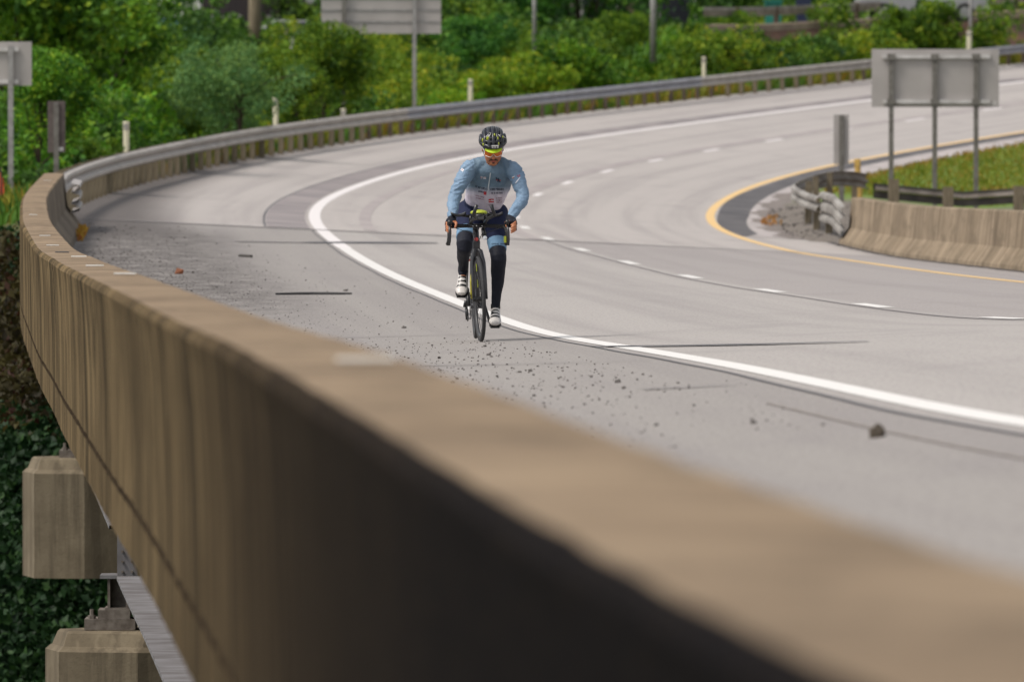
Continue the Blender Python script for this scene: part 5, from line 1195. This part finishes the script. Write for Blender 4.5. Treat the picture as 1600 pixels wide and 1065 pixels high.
# joints (x to image right, y away from the camera, z up), metres
HIP = Vector((.005, .80, 1.0)); CH = Vector((.07, .44, 1.27)); NK = Vector((.085, .30, 1.40)); HD = Vector((.092, .225, 1.512))
SR, SL = Vector((-.105, .31, 1.355)), Vector((.262, .31, 1.345)); ER, EL = Vector((-.215, .20, 1.10)), Vector((.325, .19, 1.12)); WRR, WRL = Vector((-.228, .035, .955)), Vector((.228, .03, .96))
HR, HL = Vector((-.095, .76, .99)), Vector((.10, .76, .99)); KR, KL = Vector((-.130, .37, .745)), Vector((.137, .50, .635)); AR, AL = Vector((-.147, .74, .55)), Vector((.112, .60, .255))
body = MB()
limb(body, [HIP, (.03, .66, 1.12), CH, NK + Vector((0, .02, -.04))], [.15, .14, .16, .10], [.11, .10, .115, .09])
limb(body, [NK - Vector((0, -.05, .06)), NK, HD - Vector((0, .0, .03))], [.06, .055, .055], [.06, .058, .055])
for A, B, C, sx in ((SR, ER, WRR, -1), (SL, EL, WRL, 1)):
    limb(body, [A + Vector((-sx * .06, .02, -.01)), A + Vector((-sx * .01, 0, -.012)), (A + B) / 2, B, (B + C) / 2, C], [.04, .044, .040, .036, .034, .024], None, 14)
    # palm lying on the hood, thumb inside, four fingers wrapped round it towards the lever
    pc = C + Vector((-sx * -.004, -.05, -.022)); limb(body, [C, C + Vector((0, -.03, -.01)), pc + Vector((sx * .004, -.02, -.008))], [.024, .036, .038], [.022, .022, .02], 12)
    for k in range(4):
        f0 = pc + Vector((sx * .026, -.012 - .006 * k, .012 - .020 * k)); ln = (.9, 1.0, .95, .8)[k]
        f1 = f0 + Vector((sx * .012, -.034 * ln, -.012)); f2 = f1 + Vector((-sx * .016, -.028 * ln, -.014)); f3 = f2 + Vector((-sx * .022, -.006, -.014 * ln))
        limb(body, [f0, f1, f2, f3], [.0095, .009, .0085, .0075], None, 8)
    t0 = pc + Vector((-sx * .022, .005, .0)); limb(body, [t0, t0 + Vector((-sx * .016, -.022, -.004)), t0 + Vector((-sx * .014, -.045, -.022)), t0 + Vector((-sx * .006, -.058, -.045))], [.013, .011, .010, .008], None, 8)
for H, K, A, sx in ((HR, KR, AR, -1), (HL, KL, AL, 1)):
    limb(body, [H, (H + K) / 2, K + Vector((0, .012, .0)), (K + A) / 2 + Vector((0, .028, 0)), A], [.085, .060, .044, .034, .024], None, 14)
    limb(body, [A, A + Vector((0, -.06 if sx > 0 else -.04, -.06 if sx > 0 else -.08)), A + Vector((0, -.14 if sx > 0 else -.08, -.09 if sx > 0 else -.15))], [.028, .03, .025], None, 10)
# head: skull, jaw, nose, ears (tilted forward)
PIT = R(24); MH = Matrix.Rotation(PIT, 3, 'X') @ Matrix.Rotation(R(3), 3, 'Z')
def Hh(x, y, z): return HD + MH @ Vector((x, y, z))
body.ball(Hh(0, .02, .035), (.080, .096, .09), 24, 16, MH)
body.ball(Hh(0, -.012, -.055), (.067, .070, .074), 20, 14, MH); body.ball(Hh(0, -.055, -.103), (.030, .026, .022), 16, 10, MH)
body.ball(Hh(0, -.055, .006), (.056, .03, .02), 16, 10, MH)
for sx in (-1, 1):
    body.ball(Hh(sx * .036, -.058, -.035), (.022, .018, .02), 12, 8, MH); body.ball(Hh(sx * .079, .015, -.01), (.008, .018, .03), 10, 8, MH)
limb(body, [Hh(0, -.078, .0), Hh(0, -.092, -.022), Hh(0, -.104, -.040), Hh(0, -.088, -.05)], [.009, .010, .014, .012], None, 10)
for sx in (-1, 1): body.ball(Hh(sx * .012, -.088, -.046), (.008, .009, .007), 8, 6, MH)
body.ball(Hh(0, -.074, -.074), (.026, .016, .012), 14, 8, MH)
bo = fuse('body', body, M_skin, pr, .0045, 2)
MB().ball(Hh(0, -.088, -.071), (.020, .006, .0045), 12, 8, MH).ball(Hh(0, -.086, -.081), (.019, .007, .0055), 12, 8, MH).build('lips', M_lip, pr, True)
mb = MB(); limb(mb, [Hh(-.033, -.068, -.078), Hh(-.022, -.084, -.066), Hh(0, -.093, -.059), Hh(.022, -.084, -.066), Hh(.033, -.068, -.078)], [.003, .0065, .0065, .0065, .003], [.005, .005, .005, .005, .004], 8); mb.build('moustache', M_hair, pr, True)
mb = MB().ball(Hh(0, -.0805, -.094), (.010, .006, .006), 10, 6, MH); mb.build('chin_beard', M_hair, pr, True)
for sx in (-1, 1): MB().ball(Hh(sx * .031, -.082, -.008), (.012, .008, .006), 10, 8, MH).build('eye', M_whitep, pr, True)
# jacket
jk = MB()
limb(jk, [(.02, .72, 1.10), (.032, .62, 1.13), (.05, .50, 1.205), CH + Vector((.003, -.02, .02)), (.08, .34, 1.36), (.085, .31, 1.405)], [.150, .158, .172, .182, .155, .085], [.118, .125, .132, .13, .105, .075], 28)
for A, B, C, sx in ((SR, ER, WRR, -1), (SL, EL, WRL, 1)):
    limb(jk, [A + Vector((-sx * .10, .03, .0)), A + Vector((-sx * .02, .0, .0)), A + Vector((sx * .018, -.01, -.055)), (A + B) / 2 + Vector((sx * .006, 0, 0)), B, (B * .45 + C * .55), C + Vector((0, .012, .006))], [.062, .070, .068, .060, .053, .046, .036], [.068, .074, .070, .060, .053, .046, .036], 20, round_ends=False)
for A, sx in ((SR, -1), (SL, 1)): limb(jk, [NK + Vector((sx * .015, .03, -.005)), NK * .5 + A * .5 + Vector((-sx * .005, .02, .0)), A + Vector((-sx * .02, .01, -.01))], [.062, .066, .062], [.062, .066, .066], 18)
# stand-up collar
limb(jk, [(.086, .33, 1.38), (.088, .295, 1.435)], [.082, .066], [.075, .066], 20, round_ends=False)
jo = fuse('jacket', jk, None, pr, .006, 5)
def seg_d(P, a, b):
    a = np.array(a); b = np.array(b); ab = b - a; t = np.clip(((P - a) @ ab) / (ab @ ab), 0, 1); return np.linalg.norm(P - (a + t[:, None] * ab), axis=1)
me = jo.data; co = np.empty(len(me.vertices) * 3); me.vertices.foreach_get('co', co); co = co.reshape(-1, 3); no = np.empty(len(me.vertices) * 3); me.vertices.foreach_get('normal', no); no = no.reshape(-1, 3)
dT = np.minimum.reduce([seg_d(co, (.02, .72, 1.10), (.05, .5, 1.2)) - .13, seg_d(co, (.05, .5, 1.2), CH) - .14, seg_d(co, CH, (.085, .31, 1.4)) - .12])
dA = np.minimum.reduce([seg_d(co, a, b) - r for a, b, r in ((SR, ER, .05), (ER, WRR, .04), (SL, EL, .05), (EL, WRL, .04))])
arm = 1 / (1 + np.exp(np.clip((dA - dT) / .008, -30, 30)))
# folds: diagonal creases on sleeves, soft ones on the body
fold = np.array([noise.noise(Vector((p[0] * 7 + p[2] * 9, p[1] * 5, p[2] * 30 - p[0] * 16))) * .8 + noise.noise(Vector((p[0] * 12 - p[2] * 9, p[1] * 9, p[2] * 46 + p[0] * 22))) * .35 for p in co])
foldT = np.array([noise.noise(Vector((p[0] * 15 - p[2] * 9, p[1] * 6, p[2] * 8 + p[0] * 9))) * .8 + noise.noise(Vector((p[0] * 30 + (p[2] - 1.1) * 22, 3, p[2] * 10 - p[0] * 12))) * .5 for p in co])
amp = np.where(arm > .5, .0085, .0085); co2 = co + no * (amp * np.where(arm > .5, -np.abs(fold) * 1.6 + .5 * fold, foldT))[:, None]
me.vertices.foreach_set('co', co2.ravel())
rel = (co[:, 2] - (1.165 + .20 * (co[:, 0] - .05) * 0)); white = 1 - np.clip((rel + .03) / .075, 0, 1); white *= (1 - arm)
blue = np.array([.13, .20, .27]); blue_l = np.array([.185, .28, .395]); wht = np.array([.62, .57, .66]); yel_ = np.array([.20, .30, .35])
base = blue[None] * (1 - arm[:, None]) + blue_l[None] * arm[:, None]
c_ = base * (1 - white[:, None]) + wht[None] * white[:, None]
# darker seam lines of the raglan sleeves and zip line are printed in the cloth
for a, b in (((.0, .24, 1.40), (-.075, .29, 1.22)), ((.175, .24, 1.40), (.215, .29, 1.22))):
    d_ = seg_d(co * np.array([1, .25, 1]), np.array(a) * np.array([1, .25, 1]), np.array(b) * np.array([1, .25, 1])); k_ = np.exp(-(d_ / .010) ** 2) * (co[:, 1] < .42); c_ = c_ * (1 - .55 * k_[:, None]) + np.array([.06, .12, .20]) * .55 * k_[:, None]
cc = np.concatenate([c_, np.ones((len(c_), 1))], 1); at_ = me.color_attributes.new('Col', 'FLOAT_COLOR', 'POINT'); at_.data.foreach_set('color', cc.ravel())
M_jac = mat('jacket_cloth', (1, 1, 1), (.86, .86, .88), rough=.62, scale=22, bump=.3, bscale=60, vcol=True, spec=.35); me.materials.clear(); me.materials.append(M_jac); me.update()
# shorts, bands, leg warmers, shoes
sh = MB(); limb(sh, [(.02, .60, 1.125), (.01, .74, 1.06), HIP + Vector((0, .06, -.0)), HIP + Vector((0, .1, -.05))], [.135, .155, .165, .13], [.11, .125, .13, .11], 24)
mid = lambda A, B, t: A + (B - A) * t
for H, K, sx in ((HR, KR, -1), (HL, KL, 1)): limb(sh, [H + Vector((0, .03, .02)), mid(H, K, .3) + Vector((0, 0, 0)), mid(H, K, .50), mid(H, K, .665 if sx > 0 else .655)], [.112, .099, .080, .073], [.115, .1, .082, .074], 20, round_ends=False)
fuse('bib_shorts', sh, M_navy2, pr, .007, 4)
def tube_cloth(name, m, pts, rx, ry=None, vox=.005, sm_=2):
    mb = MB(); limb(mb, pts, rx, ry, 24, round_ends=False); o = mb.build(name, m, pr, True); return o
bR = tube_cloth('leg_band', M_band, [mid(HR, KR, .58), mid(HR, KR, .67), mid(HR, KR, .755)], [.081, .0785, .0765]); bL = tube_cloth('leg_band', M_band, [mid(HL, KL, .60), mid(HL, KL, .70), mid(HL, KL, .80)], [.0795, .0735, .0695])
for H, K, A, sx in ((HR, KR, AR, -1), (HL, KL, AL, 1)):
    mb = MB(); t0 = .60 if sx < 0 else .68; limb(mb, [mid(H, K, t0), mid(H, K, .9), K + Vector((0, -.008, .0)), mid(K, A, .22) + Vector((0, .015, 0)), mid(K, A, .45) + Vector((sx * .004, .03, 0)), mid(K, A, .75) + Vector((0, .012, 0)), mid(K, A, 1.0) + Vector((0, 0, .0 if sx < 0 else -.01))], [.072 if sx < 0 else .068, .070 if sx < 0 else .064, .062, .058, .051, .039, .032], [.072, .068, .062, .062, .058, .044, .036], 20, round_ends=False)
    fuse('leg_warmer', mb, M_lwarm, pr, .006, 3)
def shoe(A, toe, sx, pitch_dir):
    """A ankle, toe tip"""
    r_ = MB(); toe = Vector(toe); heel = A + (A - toe).normalized() * .045 + Vector((0, 0, -.055)) if sx > 0 else A + Vector((0, .035, -.035))
    d = (toe - heel).normalized(); up_ = Vector((0, 0, 1)); up_ = (up_ - d * up_.dot(d)).normalized() if abs(d.z) < .97 else Vector((0, -1, 0)); 
    if sx < 0: up_ = (Vector((0, -1, .3)) - d * Vector((0, -1, .3)).dot(d)).normalized()
    L = (toe - heel).length
    limb(r_, [heel, heel + d * L * .25 + up_ * .012, heel + d * L * .5 + up_ * .006, heel + d * L * .75, toe - d * .015], [.034, .037, .042, .049, .036], [.034, .042, .036, .028, .019], 20, sub=5)
    limb(r_, [A + Vector((0, 0, -.005)), A + Vector((0, -.004, -.02)), heel + d * L * .22 + up_ * .0], [.036, .037, .037], [.038, .040, .042], 18, round_ends=False)
    so_ = fuse('shoe', r_, M_shoe, pr, .005, 3)
    sl = MB(); side = d.cross(up_).normalized(); c_ = []
    for i, (t, w) in enumerate(((0, .026), (.25, .031), (.5, .036), (.78, .048), (.97, .034))):
        for q in (-1, 1):
            for z in (-.040, -.028): c_.append(heel + d * L * t + side * w * q + up_ * (z + (.004 if t > .5 else 0)))
    F = []
    for i in range(4):
        a = i * 4; b = a + 4; F += [(a, a + 1, b + 1, b), (a + 2, b + 2, b + 3, a + 3), (a + 1, a + 3, b + 3, b + 1), (a, b, b + 2, a + 2)]
    F += [(0, 2, 3, 1), (16, 17, 19, 18)]; sl.add(c_, F).build('sole', M_black, so_)
    bv = bvhtree.BVHTree.FromPolygons([v.co.copy() for v in so_.data.vertices], [tuple(p.vertices) for p in so_.data.polygons])
    for t, w, hgt in ((.34, .040, .016), (.50, .043, .013), (.66, .046, .018)):
        V = []
        for k in range(9):
            q = (k / 8 - .5) * 2; o0 = heel + d * L * t + side * w * q * 1.0 + up_ * .2
            for e in (-.5, .5):
                h_, n_, _, _ = bv.ray_cast(o0 + d * hgt * e, -up_); V.append((h_ + up_ * .0025) if h_ is not None else (heel + d * (L * t + hgt * e) + side * w * q * .9 + up_ * (.02 - abs(q) * .03)))
        MB().add(V, [(2 * k, 2 * k + 1, 2 * k + 3, 2 * k + 2) for k in range(8)]).build('strap', M_black, so_)
    h_, n_, _, _ = bv.ray_cast(heel + d * L * .46 - side * sx * -.022 + up_ * .2, -up_)
    if h_ is not None: MB().ball(h_ + up_ * .003, (.011, .011, .006), 12, 6).build('dial', M_black, so_, True)
    return so_
shoe(AR, (-.158, .60, .352), -1, 0); shoe(AL, (.108, .385, .128), 1, 0)
for A, sx in ((AR, -1), (AL, 1)):
    tube_cloth('ankle_cuff', M_whitep if False else M_black, [A + Vector((0, 0, -.008)), A + Vector((0, 0, .03))], [.0385, .037])
mb = MB(); limb(mb, [AR + Vector((0, 0, .02)), AR + Vector((0, -.012, -.012)), AR + Vector((0, -.030, -.045))], [.036, .0375, .030], [.038, .040, .03], 18); mb.build('sock', M_lwarm, pr, True)
# gloves
for C, sx in ((WRR, -1), (WRL, 1)):
    mb = MB(); pc = C + Vector((sx * .004, -.05, -.022)); limb(mb, [C + Vector((0, .03, .018)), C + Vector((0, .0, 0)), C + Vector((sx * .006, -.03, -.015)), pc + Vector((sx * .010, -.014, -.022))], [.031, .033, .043, .043], [.030, .03, .034, .036], 16)
    for k in range(4):
        f0 = pc + Vector((sx * .026, -.012 - .006 * k, .012 - .020 * k)); limb(mb, [f0 + Vector((0, .01, 0)), f0 + Vector((sx * .012, -.036, -.014))], [.0135, .0128], None, 8, round_ends=False)
    fuse('glove', mb, M_glove, pr, .0045, 1)
# helmet: liner, shell ribs with vents between, visor cap, glasses
he = MB(); HC = HD + MH @ Vector((0, .025, .055)); MHh = MH
def He(az, el, k=1.0):   # az from the front (-y), el up
    x = .108 * math.sin(az) * math.cos(el); y = -.142 * math.cos(az) * math.cos(el); z = .100 * math.sin(el); return HC + MHh @ Vector((x * k, y * k, z * k))
hl = MB().ball(HC, (.098, .128, .088), 26, 16, MHh).build('helmet', M_vent, pr, True)
def shell_patch(path, w, k0=1.02, t=.016):
    """raised rib: path of (az, el) along the helmet, half width w (m)"""
    P = [He(a, e, k0) for a, e in path]; mb = MB(); N = len(P); V = []
    for i, p in enumerate(P):
        tg = (P[min(i + 1, N - 1)] - P[max(i - 1, 0)]).normalized(); nr = (p - HC).normalized(); sd_ = tg.cross(nr).normalized(); ww = w * (1 if 0 < i < N - 1 else .8)
        for a, b in ((-1, -t), (-.9, -t * .15), (-.4, t * .12), (.4, t * .12), (.9, -t * .15), (1, -t)): V.append(p + sd_ * ww * a + nr * b)
    F = [(i * 6 + j, i * 6 + j + 1, (i + 1) * 6 + j + 1, (i + 1) * 6 + j) for i in range(N - 1) for j in range(5)] + [tuple(range(6)), tuple(reversed(range((N - 1) * 6, N * 6)))]
    return mb.add(V, F)
def longi(x0, e0=.02, n=14):   # front to back rib at sideways fraction x0
    out = []
    for i in range(n):
        th = math.pi * (e0 + (1 - 2 * e0) * i / (n - 1)); y = -math.cos(th) * math.sqrt(1 - x0 * x0); z = math.sin(th) * math.sqrt(1 - x0 * x0); e = math.asin(max(-1, min(1, z))); a = math.atan2(x0, -y * -1 if False else -y)
        out.append((math.atan2(x0, -y), e))
    return out
for x0, w in ((-.93, .016), (-.66, .0155), (-.33, .0145), (0.0, .0135), (.33, .0145), (.66, .0155), (.93, .016)):
    shell_patch(longi(x0), w).build('shell_rib', M_helm, hl, True)
rimp = [(2 * math.pi * i / 28, -.02) for i in range(29)]; shell_patch(rimp, .017, 1.015, .014).build('shell_rim', M_helm, hl, True)
for e, k in ((.42, .0), (.72, .0), (1.1, .0), (.75, 1)):
    xs_ = np.linspace(-1.15, 1.15, 13); shell_patch([(a, e - .10 * a * a * .4) for a in xs_] if not k else [(math.pi + a, e) for a in xs_], .0095, 1.012, .014).build('shell_bridge', M_helm, hl, True)
for az, el, w_, h_ in ((-.52, .62, .012, .02), (-.95, .35, .008, .02), (.16, .95, .008, .012), (.42, .62, .006, .02), (-.80, .10, .010, .014), (.40, .22, .005, .018), (.95, .52, .005, .02)):
    p = He(az, el, .985); MB().ball(p, (w_, .012, h_), 10, 8, MHh).build('neon_inset', M_neon, hl, True)
for az, el in ((-.62, .88), (.62, .88), (-.36, 1.0), (1.0, .62)):
    p = He(az, el, 1.055); q = He(az * 1.15, el - .22, 1.055); MB().tube([p, q], [.003, .0025], 6).build('white_stripe', M_whitep, hl, True)
p = He(0.10, .10, 1.07); 
MB().box(p + Vector((0, -.004, 0)), (.052, .006, .022), MH).build('front_label', M_whitep, hl)
for i, (x, w) in enumerate(((-.016, .006), (-.004, .004), (.010, .009))): MB().box(p + MH @ Vector((x, -.008, .0)), (w, .003, .012), MH).build('label_mark', M_chain, hl)
vz = MB(); V, F = [], []
for i in range(13):
    a = (i / 12 - .5) * 1.9
    for j in range(4):
        t = j / 3; V.append(HD + MH @ Vector((.080 * math.sin(a) * (1 + .04 * t), -.088 * math.cos(a) - t * .047 * math.cos(a) ** 1.3, .047 - t * .024 * (1 + .25 * math.cos(a)))))
for i in range(12):
    for j in range(3): a = i * 4 + j; F.append((a, a + 4, a + 5, a + 1))
V2 = [v + MH @ Vector((0, 0, -.003)) for v in V]; n_ = len(V); F2 = [tuple(reversed([i + n_ for i in f])) for f in F]; F3 = [(i * 4 + 3, (i + 1) * 4 + 3, (i + 1) * 4 + 3 + n_, i * 4 + 3 + n_) for i in range(12)]
M_cap = mat('neon_cap_visor', (.52, .72, .015), (.46, .64, .015), rough=.6); vz.add(V + V2, F + F2 + F3).build('cap_visor', M_cap, pr, True)
gl = MB(); V, F = [], []
for i in range(17):
    a = (i / 16 - .5) * 2.0; nz_ = math.exp(-(a / .16) ** 2)
    for j in range(5):
        t = j / 4; V.append(HD + MH @ Vector((.080 * math.sin(a) * 1.0, -.100 * math.cos(a) ** .8 - .006 + .006 * t, .012 - t * (.052 - .030 * nz_ - .010 * abs(a)))))
for i in range(16):
    for j in range(4): a = i * 5 + j; F.append((a, a + 5, a + 6, a + 1))
V2 = [v + MH @ Vector((0, .002, 0)) for v in V]; n_ = len(V); lens = MB().add(V + V2, F + [tuple(reversed([i + n_ for i in f])) for f in F]).build('sunglasses', M_olens, pr, True)
low = [V[i * 5 + 4] for i in range(17)]; MB().tube([v + Vector((0, -.002, 0)) for v in low[1:16]], [.0022] * 15, 6).build('lens_frame', M_whitep, lens, True)
for sx in (-1, 1): MB().tube([Hh(sx * .070, -.055, .004), Hh(sx * .083, -.01, .008), Hh(sx * .086, .04, .012)], [.003, .004, .003], 6, ry=[.006, .007, .004]).build('temple_arm', M_whitep, lens, True)
for sx in (-1, 1): MB().tube([Hh(sx * .084, .01, .02), Hh(sx * .071, -.005, -.05), Hh(sx * .035, -.03, -.125)], [.002] * 3, 6).build('chin_strap', M_black, hl, True)
# zip, logos and lettering-like print, wrapped on the cloth from the front
def wrap_bvh(o): return bvhtree.BVHTree.FromPolygons([v.co.copy() for v in o.data.vertices], [tuple(p.vertices) for p in o.data.polygons])
def loc(px, py): return (px - 752.5) * CK, (533 - py) * CK
def decals(name, target, rects, m, parent=None, lift=.0022, ybase=-.6):
    """rects: (cx, cy, w, h, angle) in photo pixels on the wearer's front; each becomes a small patch lying on the cloth"""
    bv = wrap_bvh(target); mb = MB(); dirv = Vector((0, 1, -.0252))
    for cx, cy, w, h, ang in rects:
        nx = max(1, int(w / 2.5)); ny = max(1, int(h / 3)); c, s = math.cos(R(ang)), math.sin(R(ang)); V = []; ok = True
        for j in range(ny + 1):
            for i in range(nx + 1):
                u, v = (i / nx - .5) * w, (j / ny - .5) * h; x, z = loc(cx + u * c + v * s, cy - u * s + v * c); h_, n_, _, _ = bv.ray_cast(Vector((x, ybase, z)) - Vector((0, 0, -.0252 * .6)) * 0, dirv)
                if h_ is None: ok = False; break
                V.append(h_ + n_ * lift)
            if not ok: break
        if ok: mb.add(V, [(j * (nx + 1) + i, j * (nx + 1) + i + 1, (j + 1) * (nx + 1) + i + 1, (j + 1) * (nx + 1) + i) for j in range(ny) for i in range(nx)])
    if mb.V: o = mb.build(name, m, parent or target); o['kind'] = 'stuff' if len(rects) > 3 else o.get('kind', '') ; return o
def word(x0, x1, y, h, dens, ang=0, seed=1):
    r = np.random.default_rng(seed); out = []; x = x0; sl = math.tan(R(ang))
    while x < x1:
        w = r.uniform(1.0, 1.7); k = r.integers(3); yy = y - (x - x0) * sl
        if k == 0: out += [(x + w / 2, yy, .62, h, ang), (x + w / 2 + .4, yy - h * .3, w * .7, h * .25, ang)]
        elif k == 1: out += [(x + w / 2 - .3, yy, .55, h, ang), (x + w / 2 + .45, yy, .55, h, ang)]
        else: out += [(x + w / 2, yy - h * .35, w * .8, h * .25, ang), (x + w / 2, yy + h * .35, w * .8, h * .25, ang), (x + w * .2, yy, .5, h * .8, ang)]
        x += w + .55
        if r.uniform() < .12: x += 1.2
    return out
decals('zip', jo, [(766.5, 269, 1.7, 8, -8), (765.3, 277, 1.6, 8, -8), (764.2, 285, 1.6, 8, -8), (763.3, 292, 1.6, 7, -8), (762.9, 298, 2.0, 5, -4)][:5], M_zip)
decals('chest_lettering', jo, word(743, 763, 286, 3.0, 1, -14, 3) + word(767, 788, 290.5, 3.2, 1, 0, 4) + word(768, 785, 296.5, 2.6, 1, 2, 5) + word(748, 760, 293.5, 2.4, 1, -12, 6), M_ink)
decals('small_lettering', jo, word(744, 757, 300, 1.6, 1, -14, 7) + word(744, 756, 303.5, 1.6, 1, -14, 8) + word(776, 785, 304, 1.5, 1, 3, 9) + word(776, 785, 307.5, 1.6, 1, 3, 10) + word(776, 785, 310.5, 1.5, 1, 3, 11) + word(764, 772, 314, 1.6, 1, 3, 12), M_wine)
decals('red_badge', jo, [(768, 308, 8, 5.5, 3)], M_inkr); decals('red_badge', jo, [(758.5, 296.5, 4, 5, -8)], M_inkr)
decals('badge_stripe', jo, [(768, 308, 8, .8, 3)], M_inkw, lift=.0035)
decals('crest', jo, [(779, 276, 7, 1.5, -5), (779, 276, 2, 6, -5), (776.5, 273.5, 1.5, 3, 25), (781.5, 278.5, 1.5, 3, 25)], M_ink); decals('crest', jo, [(777, 276, 2, 1.2, 0), (782, 276.5, 2, 1.2, 0)], M_inkr, lift=.0035)
decals('flag_patch', jo, [(753, 272, 2.6, 3.2, -5), (758, 272.6, 4.5, 2.8, -5)], M_inkw); decals('flag_cross', jo, [(752.8, 272, 2.6, .9, -5), (752.6, 272, .8, 3.2, -5), (758, 272, 4.5, .8, -5)], M_wine, lift=.0035)
decals('flag_patch', jo, [(723.2, 260.5, 5, 4.5, -35)], M_inkw); decals('flag_cross', jo, [(723.4, 260.7, 1.6, 1.6, -35)], M_inkr, lift=.0035)
decals('sleeve_stripe', jo, [(810, 277, 1.3, 12, -38)], M_inkw); decals('sleeve_stripe', jo, [(803, 271.5, 4.5, 1.5, 18)], M_inkw); decals('sleeve_badge', jo, [(811.5, 270, 3.6, 3.2, 25)], M_inkr)
decals('sleeve_line', jo, [(702.5, 288.5, 9, .8, -22)], M_ink)
decals('band_lettering', bR, word(716, 736, 361, 2.0, 1, 8, 14), M_ink); decals('band_lettering', bL, word(769, 789, 376, 1.8, 1, 0, 15) + word(769, 788, 380.5, 2.0, 1, 0, 16), M_ink)
